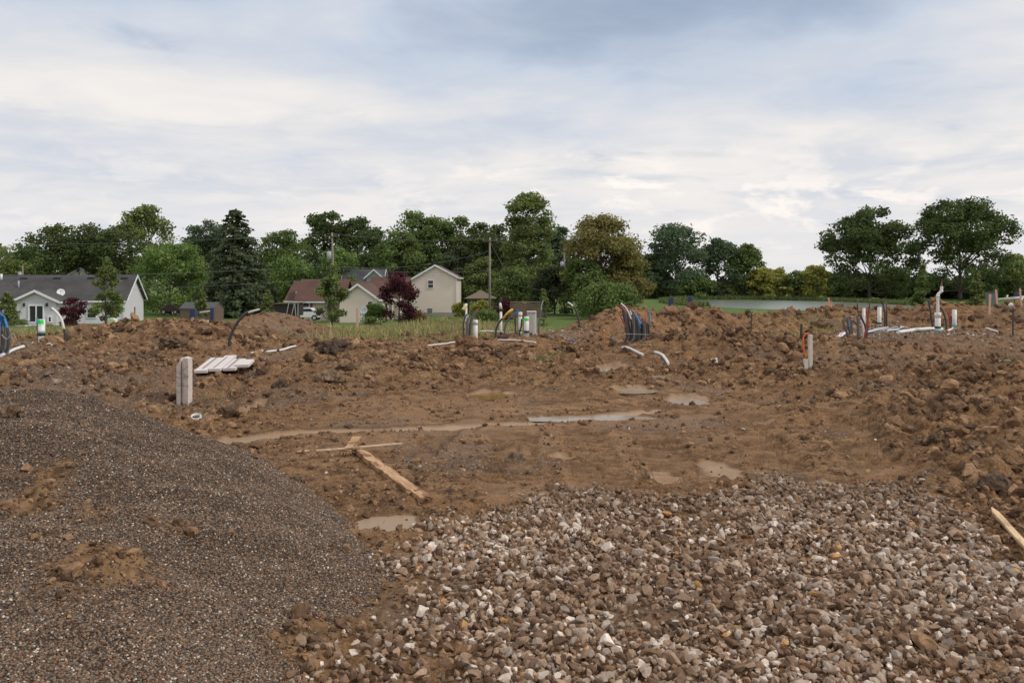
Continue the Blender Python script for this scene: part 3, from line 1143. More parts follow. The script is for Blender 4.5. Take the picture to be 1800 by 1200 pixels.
# the three hundred stones that show largest, one object each
vari = []
for ti, (tv, tf) in enumerate(STONES[:5]):
    for c in range(6):
        me = mesh_from('stone', tv, tf, False)
        cc = [(.17, .105, .068), (.235, .155, .105), (.33, .245, .178), (.52, .45, .375), (.27, .215, .165), (.13, .08, .051)][c]
        setcol(me, 'col', np.tile(np.array(cc), (len(tv), 1)))
        me.materials.append(MATS['stone'])
        vari.append(me)
for i in big:
    o = bpy.data.objects.new('stone', vari[int(rng.integers(len(vari)))])
    COL.objects.link(o)
    o.parent = bed
    o.location = pos[i]
    o.rotation_euler = tuple(rng.uniform(-.8, .8, 2)) + (rng.uniform(0, 6.28),)
    s = size[i]
    o.scale = (s, s, s)

# scattered stones over the rest of the site
N = 5200
a = np.radians(rng.uniform(-36, 36, N))
r = np.exp(rng.uniform(math.log(3.6), math.log(24), N))
sx_, sy_ = r * np.sin(a), r * np.cos(a)
cm = masks(sx_, sy_)
edge = inpoly(sx_ + rng.normal(0, .35, N), sy_ + rng.normal(0, .45, N), BED)
ex_ = 3000
sx_ = np.concatenate([sx_, PX(rng.uniform(1470, 1720, ex_), 18) , PX(rng.normal(1320, 25, 300), 20), PX(rng.normal(100, 70, 500), 12.3), PX(rng.normal(985, 40, 400), 19.2)])
sy_ = np.concatenate([sy_, rng.uniform(16.6, 20.6, ex_), rng.normal(20, .5, 300), rng.normal(12.3, 1.1, 500), rng.normal(19.2, .5, 400)])
NB = N
N = len(sx_)
cm = masks(sx_, sy_)
edge = np.concatenate([edge, np.zeros(N - NB, bool)])
onp = pile_h(sx_, sy_) > .02
ok = (~onp) & ((np.arange(N) >= NB) | (rng.random(N) < .14 + .6 * cm[3] + .75 * edge)) & (cm[1] < .5)
sx_, sy_ = sx_[ok], sy_[ok]
ss_ = np.clip(np.exp(rng.normal(math.log(.014), .45, len(sx_))), .006, .05)
sc_ = pal[rng.choice(8, len(sx_), p=[.2, .2, .16, .16, .12, .08, .03, .05])]
loose = mobj('loose_gravel', scatter_mesh('loose_gravel', STONES_S, np.stack([sx_, sy_, H(sx_, sy_) + ss_ * .2], 1), ss_, sc_, 'stone'), 'stone')
tag(loose, 'scattered pale chips of stone lying on the mud', 'gravel', kind='stuff')

# soil clods
N = 115000
a = np.radians(rng.uniform(-37, 37, N))
r = np.exp(rng.uniform(math.log(3.4), math.log(30), N))
sx_, sy_ = r * np.sin(a), r * np.cos(a)
cm = masks(sx_, sy_)
clump = sstep(fbm(sx_, sy_, 1.3, 4, 121), -.1, .25)
inbed = inpoly(sx_, sy_, BED)
onp = pile_h(sx_, sy_) > .02
pdc = pile_dirt(sx_, sy_)
intr = np.zeros(len(sx_))
for (ta, tb_, w) in TRK:
    intr = np.maximum(intr, sstep(seg_d(sx_, sy_, ta[0], ta[1], tb_[0], tb_[1])[0], w * 1.05, w * .85))
pr = (.15 + .85 * cm[0] ** 1.3 * clump) * (1 - cm[1]) * (1 - .85 * inbed) * (1 - .8 * cm[2] * (sy_ > 21)) * (1 - .9 * intr)
ok = ((~onp) & (rng.random(N) < pr)) | (onp & (rng.random(N) < pdc * .42 + .006) & (sy_ < 8))
sx_, sy_, c0 = sx_[ok], sy_[ok], cm[0][ok]
ss_ = np.exp(rng.normal(math.log(.0115), .55, len(sx_))) * (1 + .6 * c0 + 1.1 * c0 ** 3)
ss_ = np.clip(ss_, .006, .10) * np.clip(.6 + sy_ * .06, .8, 2.0)
pal2 = np.array([(.155, .094, .057), (.222, .135, .079), (.29, .178, .103), (.104, .066, .044), (.35, .215, .122)])
sc_ = pal2[rng.choice(5, len(sx_), p=[.28, .27, .2, .15, .1])]
ap = ss_ / sy_
bigm = ap > np.quantile(ap, .95)
zc_ = surf(sx_, sy_) + ss_ * .18
CL0 = [clod_template(440 + i, ICO1) for i in range(10)]
CL1 = [clod_template(400 + i, ICO2) for i in range(7)]
CL2 = [clod_template(420 + i, ICO2) for i in range(9)]
ps = np.stack([sx_, sy_, zc_], 1)
clods = mobj('soil_clods', scatter_mesh('soil_clods', CL0, ps[~bigm], ss_[~bigm], sc_[~bigm], 'soil_clod'), 'soil_clod')
tag(clods, 'lumps of churned brown clay strewn over the site', 'soil', kind='stuff')
o = mobj('soil_clods', scatter_mesh('soil_clods', CL2, ps[bigm], ss_[bigm], sc_[bigm], 'soil_clod', smooth=False), 'soil_clod', clods)
o['kind'] = 'stuff'


# ================================================================== trees
_GR = {'dark': (.052, .078, .028), 'mid': (.075, .112, .036), 'bright': (.085, .135, .038), 'olive': (.092, .126, .043),
          'yellow': (.185, .205, .055), 'blue': (.055, .085, .045), 'rust': (.118, .118, .042), 'spruce': (.042, .058, .028),
          'purple': (.075, .028, .035), 'tan': (.20, .17, .07), 'darkred': (.09, .05, .03)}
GREENS = {k_: tuple(c_ * f_ for c_, f_ in zip(v_, (2.0, 1.9, 2.05))) for k_, v_ in _GR.items()}
GREENS['purple'] = (.10, .036, .045)
mat('bark', (.11, .088, .070), .9, .35, 3, bmp=.03, stretch=(3, 3, .6))
mat('pale_bark', (.26, .22, .18), .9, .3, 3, bmp=.03, stretch=(3, 3, .6))


def profile(kind, t):
    """crown radius (0..1) at height t (0..1)"""
    if kind == 'round':
        return math.sqrt(max(0, 1 - abs(2 * t - .85) ** 2.4 * .8)) if t < .95 else .4
    if kind == 'dome':
        return math.sqrt(max(0, 1 - max(0, (t - .28) / .74) ** 2)) * (.72 + .28 * min(1, t / .28))
    if kind == 'cone':
        return max(.05, 1.02 - t) ** .85
    if kind == 'column':
        return (math.sin(min(1, t * 1.3 + .15) * math.pi * .5)) * (1 - max(0, t - .7) / .34) ** .6 * .95
    if kind == 'poplar':
        return (.9 if t < .5 else .66 + .18 * math.sin((t - .5) * 7)) * (1 - max(0, t - .86) / .16) ** .5
    if kind == 'spread':
        return math.sqrt(max(0, 1 - (max(0, t - .34) / .68) ** 2.3)) * (1 - .25 * max(0, .2 - t) / .2) * (.93 + .07 * math.sin(t * 11))
    if kind == 'young':
        return min(1, .35 + t / .22) * max(.04, 1 - t) ** .7 * 1.15
    if kind == 'willow':
        return math.sqrt(max(0, 1 - max(0, (t - .3) / .72) ** 2.2)) * (1.0 if t < .38 else .78)
    return 1.0


def leaf_quads(c, nrm, s, rg, asp=1.0):
    """rhombus leaves at c with normals nrm, returns verts (4n,3)"""
    n = len(c)
    r = rg.normal(size=(n, 3))
    a = np.cross(nrm, r)
    a /= np.linalg.norm(a, axis=1)[:, None] + 1e-9
    b = np.cross(nrm, a)
    s = s[:, None]
    k = rg.uniform(.6, 1.1, (n, 1))
    return np.stack([c + a * s, c + b * s * k * asp + nrm * s * .18, c - a * s * .9, c - b * s * k * asp], 1).reshape(-1, 3)


def make_tree(name, label, cat, px, ytop, ybase, wpx, Yd, kind='round', col='mid', dens=1.0, group=None, cb=.12, nl=46, lr=.20, gap=.0,
              leaf=None, trunk=True, parent=None, seed=None, bark='bark', asp=1.0, limbs=True, zb=None):
    rg = np.random.default_rng(seed if seed is not None else int(px * 7 + ytop * 13 + Yd))
    bx = PX(px, Yd)
    zb = float(smoothH(np.array([bx]), np.array([float(Yd)]))[0]) if zb is None else zb
    ztop = PZ(ytop, Yd)
    Ht = ztop - zb
    Wd = wpx * Yd / F
    Rm = Wd / 2
    z0 = Ht * cb
    Hc = Ht - z0
    lobes = []
    for i in range(nl):
        t = rg.uniform(.02, .95)
        t = t if rg.random() < .6 else rg.uniform(.45, .97)
        pr = profile(kind, t)
        q = rg.uniform(0, 2 * math.pi)
        lrad = lr * Wd * rg.uniform(.6, 1.15) * (1.0 if t < .8 else .8)
        if kind in ('cone', 'column', 'young'):
            lrad *= .45 + .55 * pr
        rad_ = max(0, pr * Rm * 1.10 - lrad * .42) * (rg.random() ** .4)
        zz = z0 + t * Hc
        zz = min(zz, Ht - lrad * .62)
        lobes.append((rad_ * math.cos(q), rad_ * math.sin(q), zz, lrad))
    lobes.append((0, 0, Ht - lr * Wd * .4, lr * Wd * .5))
    ls = (leaf or max(.11, .185 * Yd / 150)) * 1.12
    # crown
    tot = int(7200 * dens)
    area = np.array([l[3] ** 2 for l in lobes])
    cnt = np.maximum(6, (tot * area / area.sum()).astype(int))
    C, Nn, S, B = [], [], [], []
    for (lx, ly, lz, lrad), k_ in zip(lobes, cnt):
        d = rg.normal(size=(k_, 3))
        d /= np.linalg.norm(d, axis=1)[:, None]
        wob = 1 + .22 * np.sin(d[:, 0] * 5 + lx) * np.sin(d[:, 1] * 5 + lz) + .18 * np.sin(d[:, 2] * 7 + ly)
        rr_ = lrad * wob * (rg.random(k_) ** .33) * rg.choice([1, 1, 1, 1.18], k_)
        p = np.stack([lx + d[:, 0] * rr_, ly + d[:, 1] * rr_, lz + d[:, 2] * rr_ * (.72 if kind not in ('cone',) else .5)], 1)
        if kind == 'willow':
            p[:, 2] -= rg.random(k_) ** 2 * lrad * .9
        C.append(p)
        nr = d * .8 + rg.normal(size=(k_, 3)) * .75 + np.array([0, 0, .45])
        nr /= np.linalg.norm(nr, axis=1)[:, None]
        Nn.append(nr)
        S.append(ls * rg.uniform(.6, 1.35, k_))
        B.append(np.full(k_, rg.uniform(.78, 1.25)))
    C, Nn, S, B = map(np.concatenate, (C, Nn, S, B))
    C[:, 2] = np.maximum(C[:, 2], .25)
    V = leaf_quads(C, Nn, S, rg, asp)
    f = np.arange(len(V)).reshape(-1, 4)
    base = np.array(GREENS[col])
    tint = base[None] * B[:, None] * rg.uniform(.7, 1.35, (len(C), 1)) * np.stack([rg.uniform(.85, 1.25, len(C)), np.ones(len(C)), rg.uniform(.8, 1.1, len(C))], 1)
    th_ = thing(name, label, cat, (bx, Yd, zb), 0, group)
    me = mesh_from('crown', V, f, False)
    setcol(me, 'col', np.repeat(tint, 4, 0))
    mobj('foliage' if name.endswith('shrub') or name.endswith('bush') else 'crown', me, 'leaf', th_)
    # trunk with limbs
    if trunk:
        tr = max(.035, Ht * .017)
        mb = MB()
        lean = rg.uniform(-.03, .03, 2) * Ht
        tp = [(0, 0, -.3), (lean[0] * .2, lean[1] * .2, Ht * .18), (lean[0] * .6, lean[1] * .6, Ht * .45), (lean[0], lean[1], Ht * .8)]
        pts = curve(tp, 9)
        mb.tube(pts, [tr * (1.25 - 1.0 * i / (len(pts) - 1)) for i in range(len(pts))], 7)
        if limbs:
            pick = rg.permutation(len(lobes))[:34]
            for i in pick:
                lx, ly, lz, lrad = lobes[i]
                h0 = max(Ht * .10, lz - math.hypot(lx, ly) * rg.uniform(.7, 1.1) - .08 * Ht)
                fr = min(1, h0 / (Ht * .8))
                s0 = Vector((lean[0] * fr, lean[1] * fr, h0))
                e = Vector((lx, ly, lz))
                m_ = (s0 + e) / 2 + Vector(rg.normal(size=3) * .06 * Wd * .4) + Vector((0, 0, -.03 * Ht))
                cpt = curve([s0, m_, e], 6)
                mb.tube(cpt, [tr * .5 * (1 - .8 * j / (len(cpt) - 1)) * (1 - .4 * fr) for j in range(len(cpt))], 5, caps=False)
        mb.build('trunk', bark, th_, smooth=True)
    return th_


T = make_tree
# left tree line
T('tree', 'hazy olive tree cut by the left edge of the picture behind the grey house', 'tree', 8, 430, 560, 100, 170, 'round', 'olive', .8)
T('maple_tree', 'leftmost tree of the long dark maple row behind the grey ranch house', 'tree', 88, 394, 555, 112, 150, 'dome', 'dark', 1.3, 'dark maples behind the grey ranch house', lr=.17, nl=60)
T('maple_tree', 'middle tree of the dark maple row behind the grey ranch house', 'tree', 148, 393, 555, 120, 152, 'dome', 'dark', 1.3, 'dark maples behind the grey ranch house', lr=.17, nl=60)
T('maple_tree', 'right end tree of the dark maple row, beside the taller airy tree', 'tree', 200, 397, 555, 92, 149, 'dome', 'dark', 1.1, 'dark maples behind the grey ranch house', lr=.17, nl=60)
T('ash_tree', 'tall airy grey green tree rising above the dark maple row', 'tree', 260, 361, 552, 102, 165, 'round', 'olive', 1.0, cb=.36, nl=40, lr=.17)
T('round_tree', 'broad round bright green tree right of the grey ranch house', 'tree', 300, 426, 556, 132, 122, 'dome', 'bright', 1.7, cb=.10, lr=.16, nl=80)
T('maple_tree', 'dark feathery tree leaning out to the left of the big spruce', 'tree', 362, 385, 555, 92, 150, 'spread', 'blue', 1.0, cb=.2, lr=.15, nl=60)
T('tree', 'dark green tree in the gap behind the round bright tree and the spruce', 'tree', 345, 440, 552, 90, 162, 'dome', 'dark', .8)
T('beech_tree', 'dense mid green tree directly right of the big spruce', 'tree', 500, 404, 550, 104, 155, 'dome', 'mid', 1.2, lr=.16, nl=60)
T('tree', 'low bright green tree in front of the dense tree right of the spruce', 'tree', 508, 452, 552, 92, 138, 'round', 'bright', 1.0, cb=.06)
T('oak_tree', 'tall dark tree whose top stands just left of the first utility pole', 'tree', 573, 372, 550, 90, 172, 'round', 'dark', 1.1, cb=.25, lr=.17)
T('oak_tree', 'tall dark tree just right of the first utility pole', 'tree', 630, 381, 550, 94, 170, 'round', 'dark', 1.1, cb=.25, lr=.17)
T('tree', 'light green tree behind the utility pole with the grey transformer', 'tree', 598, 433, 550, 78, 140, 'round', 'bright', .9, cb=.1)
T('tree', 'dark tree behind the dark grey roof', 'tree', 655, 445, 552, 80, 160, 'dome', 'dark', .9)
T('tree', 'dense dark green round tree behind the purple tree', 'tree', 702, 405, 552, 92, 147, 'dome', 'mid', 1.3, lr=.16, nl=64)
T('cottonwood_tree', 'leftmost tall knobbly tree on the skyline behind the cream gable', 'tree', 722, 371, 552, 88, 178, 'poplar', 'mid', 1.0, 'skyline trees behind the cream house')
T('cottonwood_tree', 'second skyline tree behind the cream gable, right of the knobbly one', 'tree', 766, 380, 552, 86, 176, 'poplar', 'mid', .9, 'skyline trees behind the cream house')
T('cottonwood_tree', 'skyline tree above the right slope of the cream gable', 'tree', 806, 380, 552, 84, 178, 'round', 'mid', .9, 'skyline trees behind the cream house')
T('cottonwood_tree', 'lower skyline tree just left of the bare second utility pole', 'tree', 846, 391, 552, 74, 176, 'round', 'dark', .8, 'skyline trees behind the cream house')
T('cottonwood_tree', 'skyline tree between the second utility pole and the tall poplar', 'tree', 880, 394, 552, 70, 178, 'round', 'dark', .8, 'skyline trees behind the cream house')
T('tree', 'dark tree directly behind the peak of the cream gable', 'tree', 752, 430, 552, 80, 150, 'dome', 'dark', 1.0)
T('juniper_tree', 'dark pointed evergreen right of the cream gable', 'tree', 806, 432, 552, 66, 138, 'column', 'spruce', 1.2, cb=.02)
T('tree', 'olive green tree behind the gazebo', 'tree', 846, 452, 553, 60, 132, 'dome', 'olive', .9, cb=.04)
T('poplar_tree', 'tallest olive green poplar near the middle of the picture', 'tree', 930, 338, 552, 92, 140, 'poplar', 'olive', 2.4, cb=.08, lr=.19, nl=110)
T('tree', 'green undergrowth tree at the foot of the tall poplar', 'tree', 905, 470, 552, 80, 128, 'dome', 'mid', 1.0, cb=.02)
T('tree', 'dark blue green tree behind the pole between poplar and willow', 'tree', 985, 398, 550, 62, 178, 'round', 'blue', .9)
T('juniper_tree', 'low dark evergreen mass behind the third utility pole', 'tree', 975, 470, 553, 84, 122, 'dome', 'spruce', 1.3, cb=.01)
T('willow_tree', 'big rusty olive willow with bare limbs in the middle of the picture', 'tree', 1058, 377, 552, 126, 118, 'round', 'rust', 2.6, cb=.18, lr=.16, nl=110)
T('willow_tree', 'rusty lower willow bulging to the right over the green lawn', 'tree', 1100, 436, 550, 92, 117, 'dome', 'rust', 1.5, cb=.05, lr=.16, nl=70)
T('tree', 'dark leafy lower tree left under the rusty willow', 'tree', 1028, 455, 552, 86, 115, 'dome', 'mid', 1.4, cb=.01, lr=.17, nl=60)
T('bush', 'big leafy bush under the rusty willow behind the dirt berm', 'bush', 1070, 495, 553, 100, 106, 'dome', 'mid', 1.2, cb=.01, trunk=False)
T('oak_tree', 'broad dark tree beyond the pond with its top right of the willow', 'tree', 1188, 394, 528, 122, 232, 'dome', 'blue', 1.7, cb=.08, lr=.15, nl=80)
T('oak_tree', 'dark tree beyond the pond, right half of the pair right of the willow', 'tree', 1262, 418, 528, 70, 236, 'round', 'blue', 1.0, 'slim dark trees beyond the pond', cb=.1)
T('oak_tree', 'slim dark tree at the right end of the dark group beyond the pond', 'tree', 1310, 427, 528, 62, 236, 'round', 'mid', 1.0, 'slim dark trees beyond the pond', cb=.1)
T('tree', 'low dark tree filling the gap beyond the lawn right of the willow', 'tree', 1140, 448, 528, 70, 238, 'dome', 'dark', .9, cb=.01)
for i, (px, yt, w, c, lb) in enumerate(((1222, 486, 60, 'mid', 'small light green tree at the foot of the broad dark tree beyond the pond'),
        (1275, 500, 50, 'olive', 'low olive bush at the pond between the two dark tree groups'),
        (1340, 470, 46, 'yellow', 'first yellow green tree right of the dark group beyond the pond'),
        (1368, 472, 52, 'yellow', 'second yellow green tree in the low row beyond the pond'),
        (1402, 476, 48, 'olive', 'third tree, olive, in the low row beyond the pond'),
        (1436, 468, 50, 'yellow', 'yellow green tree at the left foot of the two giant trees'),
        (1470, 482, 60, 'dark', 'dark hedge tree under the left giant tree, left side'),
        (1512, 486, 70, 'dark', 'dark hedge tree directly under the left giant tree'),
        (1570, 470, 56, 'olive', 'olive tree showing in the gap between the two giant trunks'),
        (1610, 490, 60, 'dark', 'dark hedge tree between the conical tree and the left giant'),
        (1655, 486, 60, 'dark', 'dark hedge tree left of the right giant trunk'),
        (1700, 488, 60, 'dark', 'dark hedge tree right of the right giant trunk'),
        (1742, 476, 60, 'mid', 'mid green tree at the right foot of the right giant'),
        (1790, 446, 84, 'olive', 'olive green tree cut by the right edge of the picture'))):
    T('hedge_tree', lb, 'tree', px, yt, 527, w, 226 + (i * 37 % 14), 'dome', c, .75, 'low tree row beyond the pond', cb=.01, nl=30)
T('giant_tree', 'left of the two giant spreading trees on the right, with visible dark limbs', 'tree', 1528, 366, 527, 168, 214, 'spread', 'dark', 2.8, 'giant spreading trees beyond the pond', cb=.10, lr=.10, nl=105)
T('giant_tree', 'right of the two giant spreading trees, taller with a heavy crown', 'tree', 1688, 350, 527, 184, 212, 'spread', 'dark', 3.4, 'giant spreading trees beyond the pond', cb=.08, lr=.10, nl=130)
# far wood that closes the view behind the rows
mbv = []
rg = np.random.default_rng(5)
CC, NN_, SS_, TT = [], [], [], []
for i in range(300):
    px = rg.uniform(-420, 2300)
    if 1340 < px < 1480 and rg.random() < .7:
        continue
    Yd = rg.uniform(255, 300)
    Xx = PX(px, Yd)
    hh = rg.uniform(7, 12) * (1.45 if px < 1000 else .62)
    k_ = 110
    d = rg.normal(size=(k_, 3)); d /= np.linalg.norm(d, axis=1)[:, None]
    rr_ = rg.random(k_) ** .33
    CC.append(np.stack([Xx + d[:, 0] * rr_ * 6, Yd + d[:, 1] * rr_ * 6, -3 + hh * .55 + d[:, 2] * rr_ * hh * .55], 1))
    nr = d * .5 + rg.normal(size=(k_, 3)) * .6 + np.array([0, -.3, .3]); nr /= np.linalg.norm(nr, axis=1)[:, None]
    NN_.append(nr); SS_.append(rg.uniform(.6, 1.3, k_))
    TT.append(np.array(GREENS[['dark', 'mid', 'blue', 'dark'][i % 4]])[None] * rg.uniform(.7, 1.2, (k_, 1)))
CC, NN_, SS_, TT = map(np.concatenate, (CC, NN_, SS_, TT))
V = leaf_quads(CC, NN_, SS_, rg)
me = mesh_from('far_wood', V, np.arange(len(V)).reshape(-1, 4), False)
setcol(me, 'col', np.repeat(TT, 4, 0))
tag(mobj('far_wood', me, 'leaf'), 'dark far wood closing the view behind the tree rows', 'wood', kind='stuff')


def spruce(px, ytop, ybase, wpx, Yd, label):
    rg = np.random.default_rng(99)
    bx = PX(px, Yd)
    zb = float(smoothH(np.array([bx]), np.array([float(Yd)]))[0])
    Ht = PZ(ytop, Yd) - zb
    Rm = wpx * Yd / F / 2
    th_ = thing('spruce_tree', label, 'tree', (bx, Yd, zb))
    C, Nn, S, tint = [], [], [], []
    mb = MB()
    mb.tube([(0, 0, -.3), (0, 0, Ht * .5), (0.05, 0, Ht * .99)], [Ht * .018, Ht * .011, .03], 7)
    for i in range(330):
        t = rg.random() ** 1.15 * .97 + .01
        q = rg.uniform(0, 2 * math.pi)
        Lb = Rm * 1.16 * (1.02 - t) ** .54 * rg.uniform(.75, 1.12)
        zz = Ht * (.05 + .95 * t)
        n_ = int(26 + 46 * (1 - t))
        u = rg.random(n_) ** .7
        sag = -.42 * Lb * u ** 1.3 + .16 * Lb * u ** 3
        side = rg.normal(0, .10, n_) * Lb * (1.1 - u * .6) * 1.3
        x_ = math.cos(q) * Lb * u - math.sin(q) * side
        y_ = math.sin(q) * Lb * u + math.cos(q) * side
        z_ = zz + sag - np.abs(rg.normal(0, .35, n_)) * (1.15 - t)
        C.append(np.stack([x_, y_, z_], 1))
        nr = np.stack([np.full(n_, math.cos(q)), np.full(n_, math.sin(q)), np.full(n_, .8)], 1) + rg.normal(size=(n_, 3)) * .5
        nr /= np.linalg.norm(nr, axis=1)[:, None]
        Nn.append(nr)
        S.append(rg.uniform(.10, .22, n_))
        tint.append(np.array(GREENS['spruce'])[None] * (rg.uniform(.8, 1.25) * rg.uniform(.7, 1.5, (n_, 1))))
        if i % 3 == 0:
            mb.tube([(0, 0, zz), (math.cos(q) * Lb * .5, math.sin(q) * Lb * .5, zz - .17 * Lb), (math.cos(q) * Lb * .95, math.sin(q) * Lb * .95, zz - .27 * Lb)], [.05, .03, .012], 4)
    C, Nn, S, tint = map(np.concatenate, (C, Nn, S, tint))
    C[:, 2] = np.maximum(C[:, 2], .1)
    V = leaf_quads(C, Nn, S, rg, 1.5)
    me = mesh_from('crown', V, np.arange(len(V)).reshape(-1, 4), False)
    setcol(me, 'col', np.repeat(tint, 4, 0))
    mobj('crown', me, 'leaf', th_)
    mb.build('trunk', 'bark', th_, smooth=True)


spruce(415, 364, 558, 128, 112, 'tall dark spruce with drooping boughs left of the red roofed house')
T('tree', 'dark shrub tree at the right foot of the spruce', 'tree', 462, 495, 556, 60, 116, 'dome', 'spruce', .9, cb=.01)
T('tree', 'dark low tree at the left foot of the spruce', 'tree', 372, 500, 558, 60, 118, 'dome', 'spruce', .9, cb=.01)
# young yard trees and shrubs
T('young_tree', 'young slim green tree standing in front of the grey ranch house', 'tree', 187, 452, 578, 60, 66, 'young', 'olive', .9, cb=.12, nl=44, lr=.19, leaf=.075)
T('young_tree', 'young green tree with autumn tint at the left edge beside the blue conduits', 'tree', 12, 512, 580, 44, 60, 'young', 'olive', .5, cb=.08, leaf=.065)
T('purple_shrub', 'dark purple shrub before the white wall of the grey ranch house', 'shrub', 130, 523, 582, 46, 64, 'round', 'purple', .45, cb=.05, leaf=.065, nl=30)
T('purple_tree', 'purple leaved tree in front of the cream gable house', 'tree', 701, 478, 566, 64, 82, 'round', 'purple', .8, cb=.10, leaf=.085, nl=50, lr=.17)
T('young_tree', 'tall young green tree in front of the first utility pole', 'tree', 583, 463, 568, 66, 78, 'young', 'olive', .95, cb=.12, leaf=.085, nl=48, lr=.17)
T('round_shrub', 'clipped bright green round shrub beside the cream gable wing', 'shrub', 659, 533, 568, 40, 84, 'dome', 'bright', .8, cb=.01, leaf=.07, trunk=False, lr=.24)
T('young_tree', 'small pale green tree on the brown dirt mound left of the red roofed house', 'tree', 471, 508, 552, 34, 52, 'young', 'olive', .4, cb=.06, leaf=.055)
T('young_tree', 'small yellowing tree standing before the dark shed', 'tree', 355, 505, 568, 32, 55, 'young', 'olive', .4, cb=.1, leaf=.055)
T('conical_tree', 'green conical young tree in front of the hedge between the giant trees', 'tree', 1621, 463, 540, 44, 62, 'cone', 'mid', .9, 'conical young trees behind the right berm', cb=.03, leaf=.075, nl=60)
T('conical_tree', 'yellowing conical young tree right of the green conical one', 'tree', 1717, 474, 540, 44, 62, 'cone', 'olive', .8, 'conical young trees behind the right berm', cb=.03, leaf=.075, nl=60)
T('young_tree', 'small yellowing tree behind the grey cabinet by the wooden fence', 'tree', 956, 507, 558, 30, 64, 'cone', 'olive', .45, cb=.06, leaf=.06)
T('bush', 'pale variegated bush at the corner of the cream gable house', 'bush', 808, 532, 553, 26, 108, 'dome', 'yellow', .3, cb=.01, leaf=.10, trunk=False)
T('bush', 'tall grassy yellow green bush inside the gazebo', 'bush', 846, 527, 556, 36, 106, 'dome', 'yellow', .3, cb=.01, leaf=.10, trunk=False)
T('purple_shrub', 'small purple shrub between the gazebo and the wooden fence', 'shrub', 888, 524, 556, 30, 100, 'round', 'purple', .35, cb=.02, leaf=.09)
T('bush', 'green bush at the foot of the second utility pole', 'bush', 850, 545, 566, 50, 96, 'dome', 'mid', .4, cb=.01, leaf=.10, trunk=False)
T('bush', 'low green bush at the left wall of the gable wing of the grey house', 'bush', 30, 562, 582, 40, 84, 'dome', 'mid', .3, cb=.01, leaf=.08, trunk=False)
T('bush', 'low dark bush at the right corner of the grey ranch house', 'bush', 222, 562, 577, 34, 86, 'dome', 'blue', .25, cb=.01, leaf=.08, trunk=False)
T('bush', 'dark foundation bush right under the purple tree', 'bush', 726, 545, 568, 46, 84, 'dome', 'darkred', .3, cb=.01, leaf=.08, trunk=False)
T('bush', 'small weed bush growing at the back of the site by the gable wing', 'bush', 652, 556, 572, 20, 70, 'dome', 'olive', .15, cb=.01, leaf=.06, trunk=False)


# ================================================================== houses
def m_siding(name, col):
    m, gg, p = pbsdf(name)
    co = gg.n('ShaderNodeTexCoord').outputs['Object']
    s = gg.n('ShaderNodeSeparateXYZ')
    gg.put(s.inputs[0], co)
    w = gg.m('FRACT', gg.m('MULTIPLY', s.outputs[2], 5.0))
    n = gg.noise(co, .8, 4)
    c = gg.mix(n, tuple(v * .93 for v in col), col)
    line = gg.sm(w, .12, .0)
    c = gg.mix(gg.m('MULTIPLY', line, .35), c, tuple(v * .55 for v in col))
    gg.put(p.inputs['Base Color'], c)
    p.inputs['Roughness'].default_value = .6
    gg.put(p.inputs['Normal'], bumpn(gg, w, .02, .6))
    return m


def m_roof(name, c1, c2, c3):
    m, gg, p = pbsdf(name)
    co = gg.n('ShaderNodeTexCoord').outputs['Object']
    br = gg.n('ShaderNodeTexBrick')
    gg.put(br.inputs['Vector'], gg.vm('MULTIPLY', co, (1, 1, 1.6)))
    # courses follow height: use x and z
    cx = gg.n('ShaderNodeSeparateXYZ'); gg.put(cx.inputs[0], co)
    cb_ = gg.n('ShaderNodeCombineXYZ')
    gg.put(cb_.inputs[0], gg.m('ADD', cx.outputs[0], cx.outputs[1]))
    gg.put(cb_.inputs[1], gg.m('MULTIPLY', cx.outputs[2], 2.0))
    gg.put(br.inputs['Vector'], cb_.outputs[0])
    br.inputs['Scale'].default_value = 2.2
    br.inputs['Color1'].default_value = (*c1, 1)
    br.inputs['Color2'].default_value = (*c2, 1)
    br.inputs['Mortar'].default_value = (*[v * .6 for v in c1], 1)
    br.inputs['Mortar Size'].default_value = .02
    n = gg.noise(gg.vm('MULTIPLY', co, (1, 1, .35)), .5, 6, .65)
    c = gg.mix(gg.m('MULTIPLY', gg.sm(n, .38, .68), .8), br.outputs['Color'], c3)
    gg.put(p.inputs['Base Color'], c)
    p.inputs['Roughness'].default_value = .95
    gg.put(p.inputs['Normal'], bumpn(gg, br.outputs['Fac'], .02, .5))
    return m


m_siding('grey_siding', (.67, .655, .69))
m_siding('white_siding', (.77, .755, .79))
m_siding('cream_siding', (.82, .71, .62))
m_siding('tan_siding', (.60, .51, .42))
m_siding('green_siding', (.30, .36, .33))
m_roof('dark_roof', (.075, .070, .072), (.10, .092, .092), (.045, .040, .042))
m_roof('brown_roof', (.125, .062, .046), (.16, .082, .062), (.085, .045, .035))
m_roof('slate_roof', (.075, .080, .090), (.10, .105, .115), (.05, .053, .06))
mat('trim', (.78, .79, .80), .5, .05)
mat('glass', (.025, .03, .035), .08, .3, 2, spec=.8)
mat('black_metal', (.03, .03, .032), .5, .2)
mat('red_brick', (.22, .085, .06), .9, .3, 5)
mat('curtain', (.35, .33, .30), .9, .2)
mat('steel_grey', (.42, .43, .44), .5, .1)
mat('foundation', (.32, .30, .28), .9, .15)
mat('pole_wood', (.235, .20, .165), .9, .25, 4, bmp=.02, stretch=(4, 4, .4))
mat('weathered_wood', (.15, .105, .08), .9, .3, 4, bmp=.01, stretch=(4, 4, .5))
mat('wire', (.22, .23, .24), .6, .1)
mat('tar_shingle', (.085, .085, .088), .95, .3, 8)


